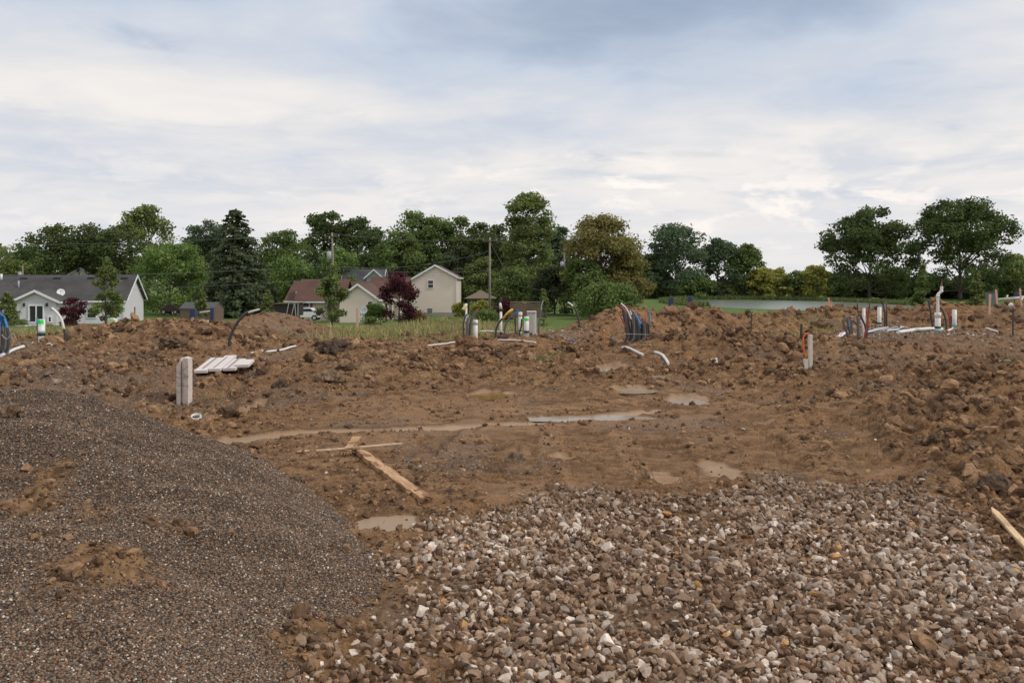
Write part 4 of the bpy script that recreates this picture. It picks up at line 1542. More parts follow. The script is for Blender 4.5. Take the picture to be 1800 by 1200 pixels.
def gable(root, x0, x1, y0, y1, z0, ze, zr, axis, wallm, roofm, oh=.35, th=.16, trim='trim', rx=None, rake=True):
    """walls, roof slopes, rake boards and gutters; rx = ridge position"""
    mb = MB()
    if axis == 'x':
        rm = (y0 + y1) / 2 if rx is None else rx
        mb.prism([(x0, y0, z0), (x0, y1, z0), (x0, y1, ze), (x0, rm, zr), (x0, y0, ze)], (x1 - x0, 0, 0))
    else:
        rm = (x0 + x1) / 2 if rx is None else rx
        mb.prism([(x0, y0, z0), (x0, y0, ze), (rm, y0, zr), (x1, y0, ze), (x1, y0, z0)], (0, y1 - y0, 0))
    mb.build('wall', wallm, root)
    a, b = (y0, y1) if axis == 'x' else (x0, x1)
    lo, hi = (x0, x1) if axis == 'x' else (y0, y1)
    for e in (a, b):
        d = 1 if e > rm else -1
        sl = (zr - ze) / abs(rm - e)
        eo = e + d * oh
        zo = ze - sl * oh
        P_ = [(rm, zr + .02), (eo, zo + .02), (eo, zo + th + .02), (rm, zr + th + .02)]
        Q = [(rm, zr - .06), (eo, zo - .06), (eo, zo + th + .04), (rm, zr + th + .04)]
        mk = (lambda u, z, w: (w, u, z)) if axis == 'x' else (lambda u, z, w: (u, w, z))
        dv = (1, 0, 0) if axis == 'x' else (0, 1, 0)
        MB().prism([mk(u, z, lo - oh) for u, z in P_], Vector(dv) * (hi - lo + 2 * oh)).build('roof_slope', roofm, root)
        if not trim:
            continue
        for w in ((lo - oh - .05, hi + oh + .002) if rake else ()):
            MB().prism([mk(u, z, w) for u, z in Q], Vector(dv) * .048).build('rake_board', trim, root)
        w0, w1 = sorted((eo + d * .003, eo + d * .12))
        if axis == 'x':
            MB().box(lo - oh, hi + oh, w0, w1, zo - .04, zo + .12).build('gutter', trim, root)
        else:
            MB().box(w0, w1, lo - oh, hi + oh, zo - .04, zo + .12).build('gutter', trim, root)


def window(root, x0, x1, y, z0, z1, fr=.07, name='window', mull=True, m='trim'):
    mb = MB()
    for a, b, c, d in ((x0, x1, z0, z0 + fr), (x0, x1, z1 - fr, z1), (x0, x0 + fr, z0 + fr, z1 - fr), (x1 - fr, x1, z0 + fr, z1 - fr)):
        mb.box(a, b, y - .06, y + .05, c, d)
    if mull:
        mb.box(x0 + fr, x1 - fr, y - .05, y + .04, (z0 + z1) / 2 - fr * .4, (z0 + z1) / 2 + fr * .4)
    w = mb.build(name, m, root)
    MB().box(x0 + fr, x1 - fr, y - .02, y + .03, z0 + fr, z1 - fr).build('pane', 'glass', w)
    return w


# grey ranch house
Yh = 95.0
h1 = thing('ranch_house', 'low grey ranch house with a dark shingle roof and white gable wing', 'house', (PX(219, Yh), Yh, PZ(576, Yh)), R(11))
sc_ = Yh / F
hz = lambda py, Yd=Yh: PZ(py, Yd) - h1.location.z
gable(h1, -36, 0, 0, 9.0, 0, hz(527), PZ(486, 99.5) - h1.location.z, 'x', 'white_siding', 'dark_roof', .35)
def lx(px, ly):
    """local x on the house at local depth ly that shows at column px"""
    k_, c_, s_ = (px - 900) / F, math.cos(R(11)), math.sin(R(11))
    return (k_ * (h1.location.y + ly * c_) - h1.location.x + ly * s_) / (c_ - k_ * s_)


def lz(px, py, ly):
    """local height at column px, row py"""
    return PZ(py, h1.location.y + lx(px, ly) * math.sin(R(11)) + ly * math.cos(R(11))) - h1.location.z


wx0, wx1 = lx(26, -4), lx(99, -4)
gable(h1, wx0, wx1, -4.0, 4.4, 0, lz(99, 529, -4), lz(62, 512.5, -4), 'y', 'grey_siding', 'dark_roof', .4)
MB().box(wx0 - .02, wx1 + .02, -4.03, -.1, 0, .34).build('foundation', 'foundation', h1)
xd = lx(64, -4)
zd0, zd1 = lz(64, 567.5, -4), lz(64, 535.5, -4)
w = window(h1, lx(50, -4), lx(78, -4), -4.05, zd0, zd1, .13, 'sliding_door', False)
MB().box(xd - .05, xd + .06, -4.14, -4.03, zd0 + .1, zd1 - .1).build('mullion', 'trim', w)
MB().box(xd - .78, xd - .58, -4.085, -4.075, zd0 + .1, zd1 - .4).build('curtain', 'curtain', w)
for px in (42.5, 82.5):
    dx = lx(px, -4) - xd
    l = MB().box(xd + dx - .09, xd + dx + .09, -4.18, -4.0, lz(px, 538.5, -4), lz(px, 532.5, -4)).build('wall_lamp', 'black_metal', h1, bevel=.02)
w = window(h1, lx(84, -4), lx(92, -4), -4.05, lz(88, 567, -4), lz(88, 555, -4), .12, 'pet_door', False)
MB().box(lx(83, -4), lx(94, -4), -4.4, -4.05, .3, .62).build('planter', 'red_brick', h1)
mb = MB()
for k_ in range(3):
    mb.box(xd - .9, xd + .8, -4.5 - k_ * .25, -4.26 - k_ * .25, .62 - k_ * .16, .68 - k_ * .16)
mb.box(xd - .8, xd - .7, -4.95, -4.3, -.02, .6).box(xd + .6, xd + .7, -4.95, -4.3, -.02, .6)
mb.build('step', 'trim', h1)
window(h1, wx1 + .35, wx1 + .95, -.03, .9, 2.1)
window(h1, -3.9, -2.9, -.03, 1.1, 2.2)
window(h1, -5.9, -4.9, -.03, 1.1, 2.2)
MB().box(-.14, -.02, -.12, -.02, 0, 2.6).build('downspout', 'trim', h1)
w = MB().box(.003, .05, 4.1, 4.7, 1.2, 2.3).build('window', 'trim', h1)
MB().box(.052, .07, 4.18, 4.62, 1.28, 2.22).build('pane', 'glass', w)
zrl, dzr = PZ(486, 99.5) - h1.location.z, (PZ(486, 99.5) - h1.location.z - hz(527)) / 4.5
for px in (42, 95, 150, 205):
    xx = (px - 219) * sc_ * 1.03
    MB().box(xx - .35, xx + .35, 3.6, 4.1, zrl - .9 * dzr + .1, zrl - .4 * dzr + .15).build('roof_vent', 'black_metal', h1, bevel=.04)
xx = (37 - 219) * sc_
MB().tube([(xx, 2.1, zrl - 2.4 * dzr), (xx, 2.1, zrl - 2.4 * dzr + .9)], .09, 8).build('vent_pipe', 'steel_grey', h1, smooth=True)
MB().tube([((5 - 219) * sc_ * 1.02, 3.6, zrl - .9 * dzr), ((5 - 219) * sc_ * 1.02, 3.6, zrl - .9 * dzr + .8)], .13, 8).build('vent_pipe', 'trim', h1, smooth=True)


def dish(loc, rad_, label, rz, parent=None, aim=(0, -1, .35), mst=.6):
    """satellite dish: reflector, arm, mast"""
    t = thing('satellite_dish', label, 'satellite dish', loc, rz)
    mb = MB()
    n, rings = 18, 4
    ax = Vector(aim).normalized()
    u = ax.cross(Vector((0, 0, 1))).normalized()
    w_ = u.cross(ax)
    c0 = Vector((0, 0, mst))
    v, f = [c0], []
    for i in range(1, rings + 1):
        for k_ in range(n):
            q = 2 * math.pi * k_ / n
            rr_ = rad_ * i / rings
            v.append(c0 + (u * math.cos(q) + w_ * math.sin(q)) * rr_ + ax * (rr_ * rr_ / rad_ * .28))
    f += [(0, 1 + k_, 1 + (k_ + 1) % n) for k_ in range(n)]
    for i in range(rings - 1):
        for k_ in range(n):
            a_, b_ = 1 + i * n + k_, 1 + i * n + (k_ + 1) % n
            f.append((a_, a_ + n, b_ + n, b_))
    mb.add(v, f)
    o = mb.build('reflector', 'trim' if mst < .8 else 'steel_grey', t, smooth=True)
    s = o.modifiers.new('thick', 'SOLIDIFY'); s.thickness = .02
    MB().tube([(0, 0, -.15), (0, .08, mst - .05)], .03, 6).build('mast', 'steel_grey', t)
    MB().tube([c0 - w_ * rad_ * .8, c0 + ax * rad_ * 1.2 - w_ * .1], .02, 5).tube([c0 + ax * rad_ * 1.15, c0 + ax * rad_ * 1.4], .07, 6).build('arm', 'steel_grey', t)
    return t


M1 = Matrix.Translation(h1.location) @ Matrix.Rotation(R(11), 4, 'Z')
dl = M1 @ Vector(((109 - 219) * sc_ + .3, .35, hz(527) + .25))
dish(dl, .42, 'pale satellite dish on the eave of the grey ranch house', 0, aim=(.55, -1, .45), mst=.55)

Y2 = 150.0
h2 = thing('white_house', 'white gabled house behind the ridge of the grey ranch house', 'house', (PX(143, Y2), Y2, -2.95))
zz_ = PZ(472, Y2) + 2.95
gable(h2, -3.6, 3.6, 0, 9, 0, zz_ - 1.9, zz_, 'y', 'white_siding', 'slate_roof', .3)
gable(h2, -6.4, -3.0, 1, 8, 0, zz_ - 2.3, zz_ - 1.35, 'y', 'white_siding', 'slate_roof', .3)
MB().tube([(0, -.05, zz_ - 1.0), (0, .02, zz_ - 1.0)], .28, 12).build('gable_vent', 'trim', h2)
MB().box(2.0, 2.2, 2, 2.2, zz_ - 1.2, zz_ + .1).build('vent_pipe', 'trim', h2)

# red brown roofed house with cream gable wing
Y3 = 104.0
h3 = thing('brown_roof_house', 'low house with a red brown shingle roof and a tan gable wing', 'house', (PX(628, Y3), Y3, PZ(563, Y3)))
s3 = Y3 / F
z3 = lambda py, Yd=Y3: PZ(py, Yd) - h3.location.z
x3 = lambda px, Yd=Y3: PX(px, Yd) - h3.location.x
gable(h3, x3(508), x3(664), 0, 8.5, 0, z3(527), z3(497, Y3 + 4), 'x', 'tan_siding', 'brown_roof', .5, rake=False)
gable(h3, x3(522, 101), x3(598, 101), -2.5, 4.2, 0, z3(527, 101), z3(493, 101), 'x', 'tan_siding', 'brown_roof', .45, rake=False)
gable(h3, x3(597, 97), x3(662, 97), -7, 4.0, 0, z3(524, 97), z3(501, 97), 'y', 'cream_siding', 'brown_roof', .4)
window(h3, x3(646, 97), x3(656, 97), -7.03, z3(538, 97), z3(529, 97), .08, mull=False)
window(h3, x3(541), x3(553), -2.56, z3(545), z3(531), .08)
MB().box(x3(536), x3(540.5), -2.56, -2.5, z3(546), z3(530)).build('shutter', 'red_brick', h3)
MB().box(x3(554), x3(557.5), -2.56, -2.5, z3(546), z3(530)).build('shutter', 'red_brick', h3)
MB().tube([(x3(517), 1.2, z3(518)), (x3(517), 1.2, z3(512))], .12, 8).build('vent_pipe', 'trim', h3)
gable(h3, x3(653, 108), x3(712, 108), 3, 10, 0, z3(525, 107), z3(489, 110.5), 'x', 'tan_siding', 'brown_roof', .4, rake=False)
for px in (684, 692, 706):
    MB().box(x3(px) - .09, x3(px) + .09, -.9, -.72, 0, z3(527) - .05).build('porch_post', 'trim', h3)
MB().box(x3(672), x3(712), -1.1, .0, z3(527) - .05, z3(527) + .12).build('porch_beam', 'trim', h3)
MB().box(x3(676), x3(682), -.05, -.01, .1, 2.1).build('door', 'red_brick', h3)
MB().tube([(x3(662, 97) + .3, -7.0, z3(526, 97)), (x3(660, 97), -7.05, z3(533, 97)), (x3(657, 97) + .1, -7.05, 0)], .05, 6).build('downspout', 'trim', h3)
# dark blue grey roofed house behind
Y4 = 136.0
h4 = thing('slate_roof_house', 'house with a dark slate grey roof and small green gable, behind the brown roofs', 'house', (PX(640, Y4), Y4, -2.95))
z4 = lambda py, Yd=Y4: PZ(py, Yd) + 2.95
x4 = lambda px: PX(px, Y4) - h4.location.x
gable(h4, x4(598), x4(668), 0, 9, 0, z4(512), z4(475, Y4 + 4.5), 'x', 'green_siding', 'slate_roof', .3)
gable(h4, x4(645), x4(672), -.6, 4.5, 0, z4(487), z4(475), 'y', 'green_siding', 'slate_roof', .3)
gable(h4, x4(664), x4(690), 1, 8, 0, z4(492), z4(484), 'x', 'green_siding', 'slate_roof', .3)
# two storey cream gable
Y5 = 118.0
h5 = thing('cream_gable_house', 'tall cream sided gable end with one dark upper window', 'house', (PX(765, Y5), Y5, PZ(551, Y5)))
z5 = lambda py: PZ(py, Y5) - h5.location.z
x5 = lambda px: PX(px, Y5) - h5.location.x
mb = MB().prism([(x5(711), 0, 0), (x5(711), 0, z5(499)), (0, 0, z5(467.5)), (x5(803), 0, z5(487.5)), (x5(803), 0, 0)], (0, 10, 0))
mb.build('wall', 'cream_siding', h5)
MB().box(x5(711) - .03, x5(803) + .03, -.04, 10, -.3, .16).build('foundation', 'foundation', h5)
for (xe, ze_) in ((x5(707), z5(501.5)), (x5(806), z5(489))):
    MB().prism([(0, -.4, z5(467.5) + .04), (xe, -.4, ze_ + .04), (xe, -.4, ze_ + .2), (0, -.4, z5(467.5) + .2)], (0, 10.8, 0)).build('roof_slope', 'brown_roof', h5)
    MB().prism([(0, -.45, z5(467.5) - .04), (xe, -.45, ze_ - .04), (xe, -.45, ze_ + .22), (0, -.45, z5(467.5) + .22)], (0, .048, 0)).build('rake_board', 'trim', h5)
MB().box(x5(806), x5(806) + .12, -.4, 10, z5(490), z5(488)).build('gutter', 'trim', h5)
MB().box(x5(802), x5(802) + .1, -.12, -.03, 0, z5(488)).build('downspout', 'trim', h5)
window(h5, x5(751.5), x5(762.5), -.03, z5(507), z5(492), .09)
MB().box(x5(744), x5(788), -.03, .0, z5(482) - .03, z5(482) + .03).build('gable_band', 'trim', h5)
ac = thing('air_conditioner', 'grey air conditioning unit by the wall of the cream gable', 'air conditioner', (PX(756, 116), 116, PZ(551, 116)))
MB().box(-.36, .36, -.36, .36, 0, .78).build('casing', 'steel_grey', ac, bevel=.03)
mb = MB()
for k_ in range(6):
    mb.box(-.33, .33, -.385, -.362, .1 + k_ * .11, .14 + k_ * .11)
mb.build('grille', 'black_metal', ac)
dish((PX(639.5, 70), 70, PZ(567, 70)), .34, 'grey satellite dish on a short post beside the round shrub', 0, aim=(-.2, -1, .5), mst=.95)

# dark garden shed
Y6 = 88.0
sh = thing('garden_shed', 'dark shingled garden shed behind the navy wrapped posts', 'shed', (PX(346, Y6), Y6, PZ(568, Y6)))
gable(sh, -1.75, 1.75, 0, 3.0, 0, 1.45, 2.05, 'x', 'weathered_wood', 'tar_shingle', .06, .08, trim=None)
# gazebo
Y7 = 108.0
gz_ = thing('gazebo', 'open wooden gazebo with a brown pyramid roof beside the cream gable', 'gazebo', (PX(845, Y7), Y7, PZ(556, Y7)))
for sx__ in (-1.55, 1.55):
    for sy__ in (-1.3, 1.3):
        MB().box(sx__ - .07, sx__ + .07, sy__ - .07, sy__ + .07, -.2, 2.35).build('post', 'weathered_wood', gz_)
mb = MB()
zr7 = PZ(510, Y7) - gz_.location.z
mb.add([(-2.0, -1.8, 2.3), (2.0, -1.8, 2.3), (2.0, 1.8, 2.3), (-2.0, 1.8, 2.3), (0, 0, zr7), (-1.9, -1.7, 2.22), (1.9, -1.7, 2.22), (1.9, 1.7, 2.22), (-1.9, 1.7, 2.22)],
       [(0, 1, 4), (1, 2, 4), (2, 3, 4), (3, 0, 4), (0, 5, 6, 1), (1, 6, 7, 2), (2, 7, 8, 3), (3, 8, 5, 0), (5, 8, 7, 6)])
mb.build('roof', mat('brown_shingle', (.17, .13, .10), .95, .3, 8), gz_)
MB().box(-1.6, 1.6, -1.4, -1.32, 2.0, 2.2).build('beam', 'weathered_wood', gz_)
# wooden fence behind the grey cabinet
Y8 = 92.0
fe = thing('wooden_fence', 'brown board fence behind the grey utility cabinet', 'fence', (PX(930, Y8), Y8, PZ(558, Y8)))
for k_ in range(18):
    x_ = PX(898 + k_ * 3.6, Y8) - fe.location.x
    MB().box(x_ - .095, x_ + .095, 0, .03, 0, 1.55 + .03 * math.sin(k_ * 5)).build('board', 'weathered_wood', fe)
for zz_ in (1.62, .4):
    MB().box(PX(897, Y8) - fe.location.x, PX(962, Y8) - fe.location.x, .035, .09, zz_, zz_ + .1).build('rail', 'pole_wood', fe)


# utility poles and wires
def upole(px, ytop, ybase, Yd, label, transf=None, arm=True, lean=0.0):
    zb = PZ(ybase, Yd)
    t = thing('utility_pole', label, 'utility pole', (PX(px, Yd), Yd, zb), 0, 'utility poles behind the houses')
    Ht = PZ(ytop, Yd) - zb
    MB().tube([(0, 0, -1), (lean, 0, Ht)], [.17, .11], 10).build('pole', 'pole_wood', t, smooth=True)
    if arm:
        MB().box(lean - .9, lean + .9, -.16, -.06, Ht - .5, Ht - .38).build('crossarm', 'weathered_wood', t)
        for dx in (-.8, 0, .8):
            MB().tube([(lean + dx, -.11, Ht - .38), (lean + dx, -.11, Ht - .2)], [.05, .03], 6).build('insulator', 'steel_grey', t)
    if transf:
        z1 = PZ(transf, Yd) - zb
        tr_ = MB().tube([(lean * .8 - .38, -.15, z1 - .95), (lean * .8 - .38, -.15, z1 - .05), (lean * .8 - .38, -.15, z1)], [.27, .27, .2], 14).build('transformer', 'steel_grey', t, smooth=True)
        for dx in (-.08, .08):
            MB().tube([(lean * .8 - .38 + dx, -.15, z1), (lean * .8 - .38 + dx, -.15, z1 + .2)], .03, 5).build('bushing', 'pole_wood', tr_)
    return t


upole(588, 409, 566, 100, 'leaning utility pole with a grey transformer above the young tree', 442, True, -.28)
upole(861, 417, 562, 105, 'tall bare utility pole right of the cream gable', None, True, 0)
upole(992, 436, 552, 128, 'utility pole with a small transformer between poplar and willow', 460, True, 0)
upole(40, 466, 556, 140, 'short pole top showing behind the ridge of the grey ranch house', 478, False, 0)


def wire(p, q, sag, r, label):
    pts = []
    for i in range(17):
        t_ = i / 16
        v = Vector(p).lerp(Vector(q), t_)
        v.z -= sag * 4 * t_ * (1 - t_)
        pts.append(v)
    tag(MB().tube(pts, r, 4).build('power_line', 'wire'), label, 'power line', 'power lines between the utility poles')


A_ = lambda px, py, Yd: W(px, py, Yd)
wire(A_(-500, 436, 92), A_(588, 411, 100), .5, .013, 'top power line running from the left edge to the leaning pole')
wire(A_(588, 411, 100), A_(861, 419, 105), .5, .012, 'top power line from the leaning pole to the bare pole')
wire(A_(861, 419, 105), A_(992, 438, 128), .5, .012, 'top power line from the bare pole to the third pole')
wire(A_(-500, 492, 92), A_(586, 468, 100), .5, .013, 'middle power line from the left edge to the leaning pole')
wire(A_(-500, 522, 92), A_(586, 490, 100), .6, .013, 'lowest power line crossing the grey roof to the leaning pole')
wire(A_(586, 468, 100), A_(861, 441, 105), .9, .012, 'sloping cable rising from the leaning pole to the bare pole')
wire(A_(586, 472, 100), A_(861, 476, 105), .3, .012, 'level cable between the leaning pole and the bare pole')
wire(A_(861, 424, 105), A_(884, 468, 98), .0, .011, 'short guy wire slanting down right from the bare pole')
wire(A_(861, 478, 105), A_(1000, 508, 120), 1.0, .011, 'slack cable from the bare pole towards the rusty willow')

# carport, parked vehicles far left of the red roofed house
Y9 = 84.0
cp = thing('lean_to_shelter', 'dark open shelter with leaning poles left of the brown roofed house', 'shelter', (PX(508, Y9), Y9, PZ(556, Y9)))
MB().box(-1.5, .9, 0, 2.2, .05, 1.15).build('tarpaulin', mat('dark_tarp', (.035, .028, .026), .8, .3), cp, bevel=.08)
MB().prism([(-1.6, -.15, 1.2), (1.1, -.15, 1.32), (1.1, -.15, 1.38), (-1.6, -.15, 1.26)], (0, 2.4, 0)).build('roof', 'weathered_wood', cp)
for x_, l_ in ((-.2, .25), (.75, -.12), (.95, .0), (.3, .3)):
    MB().tube([(x_, -.3, 0), (x_ + l_, -.28, 1.3)], .035, 5).build('pole', 'steel_grey', cp)
mat('car_white', (.75, .76, .78), .25, .04, spec=.6)
mat('rubber', (.02, .02, .021), .85, .2)
mat('car_dark', (.06, .03, .028), .3, .1, spec=.6)


def car(px, ybase, Yd, label, m, L=4.3, rz=0.0, group='cars parked by the houses'):
    t = thing('parked_car', label, 'car', (PX(px, Yd), Yd, PZ(ybase, Yd)), rz, group)
    h = L / 2
    pr = [(-h, .35), (-h, .78), (-h + .1, .92), (-h * .55, 1.0), (-h * .32, 1.38), (h * .35, 1.42), (h * .68, 1.02), (h - .1, .9), (h, .7), (h, .35)]
    MB().prism([(a_, -.85, b_) for a_, b_ in pr], (0, 1.7, 0)).build('body', m, t, bevel=.06)
    MB().prism([(-h * .5, -.86, 1.02), (-h * .3, -.86, 1.33), (h * .32, -.86, 1.36), (h * .56, -.86, 1.03)], (0, 1.72, 0)).build('window', 'glass', t)
    for a_ in (-h * .62, h * .62):
        for b_ in (-.88, .7):
            w_ = MB().tube([(a_, b_, .32), (a_, b_ + .2, .32)], .32, 16).build('wheel', 'rubber', t, smooth=True)
            MB().tube([(a_, b_ - .01, .32), (a_, b_ + .21, .32)], .18, 10).build('rim', 'steel_grey', w_)
    return t


car(541, 563, 96, 'white car parked left of the brown roofed house', 'car_white', 3.0)
car(302, 552, 118, 'dark red car parked on the drive beside the round green tree', 'car_dark', 2.6)
tag(MB().add([tuple(Vector(p)) for p in (( PX(248,104), 104, -3.2), (PX(330, 104), 104, -3.15), (PX(322, 128), 128, -2.88), (PX(296, 135), 135, -2.86), (PX(290, 112), 112, -3.08), (PX(250, 108), 108, -3.14))],
        [(0, 1, 2, 3, 4, 5)]).build('driveway', mat('drive_gravel', (.36, .29, .22), .95, .2, 4)), 'pale gravel driveway beside the grey ranch house', kind='structure')


# ================================================================== site things
mat('pvc_white', (.76, .74, .70), .4, .08, 5, dirt=.42, dcol=(.30, .22, .15), spec=.4)
mat('pvc_cream', (.66, .62, .53), .45, .08, 5, dirt=.3)
mat('bore_shade', (.12, .11, .10), .8, .2)  # shade of a hollow pipe bore, put into a dark colour
mat('cement_green', (.30, .48, .44), .5, .2, 8)
mat('rubber_band', (.025, .032, .030), .6, .2)
mat('spray_green', (.03, .85, .12), .6, .15, 12)
mat('conduit_black', (.055, .052, .050), .6, .25, 5, dirt=.35)
mat('conduit_grey', (.13, .125, .12), .65, .2, 5, dirt=.35)
mat('tube_blue', (.04, .20, .46), .45, .2, 6, dirt=.3)
mat('tube_pale_blue', (.30, .42, .55), .4, .15, 6)
mat('tube_red', (.34, .05, .04), .5, .2, 6, dirt=.35)
mat('tube_white', (.74, .73, .70), .4, .06, 6, dirt=.2)
mat('tube_orange', (.75, .17, .05), .45, .1, 6)
mat('tube_yellow', (.75, .50, .05), .45, .15, 12, dirt=.25)
mat('stake_orange', (.78, .33, .17), .8, .15, 8, stretch=(3, 3, .4))
mat('stake_pink', (.62, .40, .30), .85, .15, 8, stretch=(3, 3, .4))
mat('marker_green', (.38, .62, .34), .6, .06)
mat('marker_pale', (.55, .62, .42), .6, .06)
mat('navy', (.028, .045, .105), .55, .2, 6)
mat('white_bag', (.78, .79, .82), .5, .08, 8, bmp=.02)
mat('foam_sheet', (.66, .60, .57), .8, .06, 9, bmp=.003)
mat('foam_edge', (.40, .28, .22), .85, .15, 9)
mat('cabinet_grey', (.47, .44, .42), .6, .06, 3, dirt=.12)
mat('cabinet_light', (.66, .65, .62), .6, .05, 3)
mat('tie_wire', (.45, .44, .42), .4, .1)
mat('teal_wire', (.35, .58, .52), .5, .1)
mat('straw', (.46, .36, .20), .9, .2)


def m_wood(name, c1, c2, c3):
    m, gg, p = pbsdf(name)
    co = gg.n('ShaderNodeTexCoord').outputs['Object']
    st = gg.vm('MULTIPLY', co, (1.6, 26, 26))
    n = gg.noise(st, 1.5, 6, .6, .4)
    c = gg.mix(gg.sm(n, .3, .65), c1, c2)
    d = gg.noise(gg.vm('MULTIPLY', co, (3, 9, 9)), 1.4, 5, .65)
    c = gg.mix(gg.m('MULTIPLY', gg.sm(d, .52, .62), .9), c, c3)
    gg.put(p.inputs['Base Color'], c)
    p.inputs['Roughness'].default_value = .8
    gg.put(p.inputs['Normal'], bumpn(gg, gg.m('ADD', n, d), .006))


m_wood('split_wood', (.30, .155, .07), (.56, .35, .18), (.17, .075, .038))
m_wood('lath_wood', (.52, .36, .24), (.66, .48, .34), (.34, .22, .15))
m_wood('grey_board', (.56, .48, .43), (.70, .61, .55), (.38, .30, .25))
m_wood('fresh_wood', (.60, .40, .22), (.74, .54, .33), (.45, .28, .15))


def pvc(px, ytop, Yd, wpx, label, name='drain_pipe', cat='pipe', ybase=None, bands=(), cap=False, mark=None, flare=False, m='pvc_white', group='white drain pipes standing out of the ground', elbow=None, dx=0.0):
    """upright plastic pipe; bands = (py0, py1, material)"""
    x_ = PX(px, Yd)
    zb = GH(x_, Yd)
    if ybase is not None:
        zb = min(zb, PZ(ybase, Yd)) if abs(zb - PZ(ybase, Yd)) < .35 else zb
    zg = PZ(ybase, Yd) if ybase else zb
    t = thing(name, label, cat, (x_, Yd, zb), 0, group)
    s = Yd / F
    r = wpx * s / 2
    off = zg - zb
    zt = (ybase - ytop) * s + off if ybase else PZ(ytop, Yd) - zb
    MB().ring((0, 0, 0), r * .88, r, -.15, zt, 20).build('pipe', m, t, smooth=True)
    MB().tube([(0, 0, zt - .10), (0, 0, zt - .09)], r * .87, 14).build('inside', 'bore_shade', t)  # dark disc added for the shade down the open bore
    hz_ = lambda py: (ybase - py) * s + off
    for a_, b_, mm in bands:
        MB().ring((0, 0, 0), r * 1.003, r * (1.10 if mm == 'rubber_band' else 1.03), hz_(b_), hz_(a_), 20).build('coupling_band' if mm == 'rubber_band' else 'cement_ring', mm, t, smooth=True)
    if cap:
        MB().ring((0, 0, 0), r * 1.002, r * 1.13, zt - .09, zt + .012, 20).tube([(0, 0, zt - .004), (0, 0, zt + .016)], r * 1.12, 20).build('end_cap', m, t, smooth=True)
    if mark:
        a_, b_ = mark
        # sprayed patch wrapped round the front of the pipe
        v, f = [], []
        n = 9
        for zz in (hz_(b_), hz_(a_)):
            for k_ in range(n):
                q = -math.pi / 2 + (k_ / (n - 1) - .5) * 2.2
                v.append((r * 1.015 * math.cos(q), r * 1.015 * math.sin(q), zz + .012 * math.sin(k_ * 2.3)))
        f = [(k_, k_ + 1, n + k_ + 1, n + k_) for k_ in range(n - 1)]
        MB().add(v, f).build('paint_mark', 'spray_green', t, smooth=True)
    if flare:
        MB().tube([(0, 0, hz_(flare[1])), (0, 0, hz_(flare[0]))], [r * 1.25, r * 1.01], 20).build('socket', 'cement_green' if len(flare) < 3 else flare[2], t, smooth=True)
    return t, zt, r, s


def path_px(pts, Yd):
    return [W(a, b, Yd + (c if c else 0)) for a, b, c in [(p + (0,))[:3] for p in pts]]


def conduit(pts, Yd, wpx, m, label=None, parent=None, ends=(), name='conduit', cat='conduit', group='loose conduits standing out of the ground'):
    """flexible tube through pixel points; last point is at the ground; ends = inner tubes (n points, material, share)"""
    s = Yd / F
    P = [W(p[0], p[1], Yd + (p[2] if len(p) > 2 else 0)) for p in pts]
    g_ = P[-1]
    gz = GH(g_.x, g_.y)
    if parent is None:
        t = thing(name, label, cat, (g_.x, g_.y, gz), 0, group)
    else:
        t = parent
    P[-1] = Vector((g_.x, g_.y, min(gz, g_.z)))
    P.append(P[-1] - Vector((0, 0, .15)))
    cv_ = curve(P, 26)
    o = MB().tube(cv_, wpx * s / 2, 8).build(name if parent is not None else 'tube', m, t, world=True, smooth=True)
    for (epts, mm, ew) in ends:
        E = [W(p[0], p[1], Yd + (p[2] if len(p) > 2 else 0)) for p in epts]
        MB().tube(curve(E, 12), ew * s / 2, 6).build('inner_tube', mm, t, world=True, smooth=True)
    return t


def ground_tube(pts, wpx, m, label, name='loose_tube', cat='tube', group=None, lift=0.0, drop=.3, Y0=None):
    """tube lying on the mud through pixel points; each gets its depth from the terrain"""
    P = []
    if Y0 is None:
        Y0 = _solve_flat(*pts[0])[1]
    for px, py in pts:
        Yd = Y0 + (pts[0][1] - py) * Y0 * Y0 / (F * 1.3)
        P.append((PX(px, Yd), Yd))
    C_ = curve([(a, b, 0) for a, b in P], 4 * len(P))
    r = wpx * P[0][1] / F / 2
    zs = surf(np.array([v.x for v in C_]), np.array([v.y for v in C_]))
    k_ = np.ones(5) / 5
    zp = np.pad(zs, 2, mode='edge')
    zz = np.convolve(zp, k_, 'valid')
    zz = np.maximum(zz, np.max([np.roll(zp, k_)[2:-2] for k_ in (-1, 0, 1)], 0) - r)
    lift += .02 if name == 'white_lath' else .012
    pts3 = [(v.x, v.y, float(z_) + r * (1 - drop) + lift) for v, z_ in zip(C_, zz)]
    o = MB().tube(pts3, r, 8).build(name, m, smooth=True)
    return tag(o, label, cat, group)


# ---- left cluster
t, zt, r, s = pvc(73, 561, 16, 11.5, 'white pipe with green spray mark and two black bands at the left', ybase=610, bands=((585.5, 590, 'rubber_band'), (602, 610, 'rubber_band'), (581, 585.5, 'cement_green')), mark=(561.8, 569.5))
conduit([(65.5, 557), (66, 575), (67, 600), (67.5, 608)], 16.1, 3, 'conduit_black', 'black stub with a blue tip right behind the green marked left pipe', ends=(([(65.3, 559, 0), (66, 571, -.02)], 'tube_blue', 3.4),))
conduit([(90, 542), (98, 548), (107, 560), (113, 580), (115, 596), (115, 608)], 17, 4.4, 'conduit_black', 'conduit arching left with a long white inner tube, right of the green marked left pipe',
        ends=(([(91, 541.5, -.02), (98.5, 548, -.03), (107.3, 560, -.03), (112.6, 579, -.03)], 'tube_white', 4.8),))
lb = thing('conduit_bundle', 'bundle of black conduits with bright blue tubes at the left edge', 'conduit bundle', (PX(2, 14), 14, GH(PX(2, 14), 14)))
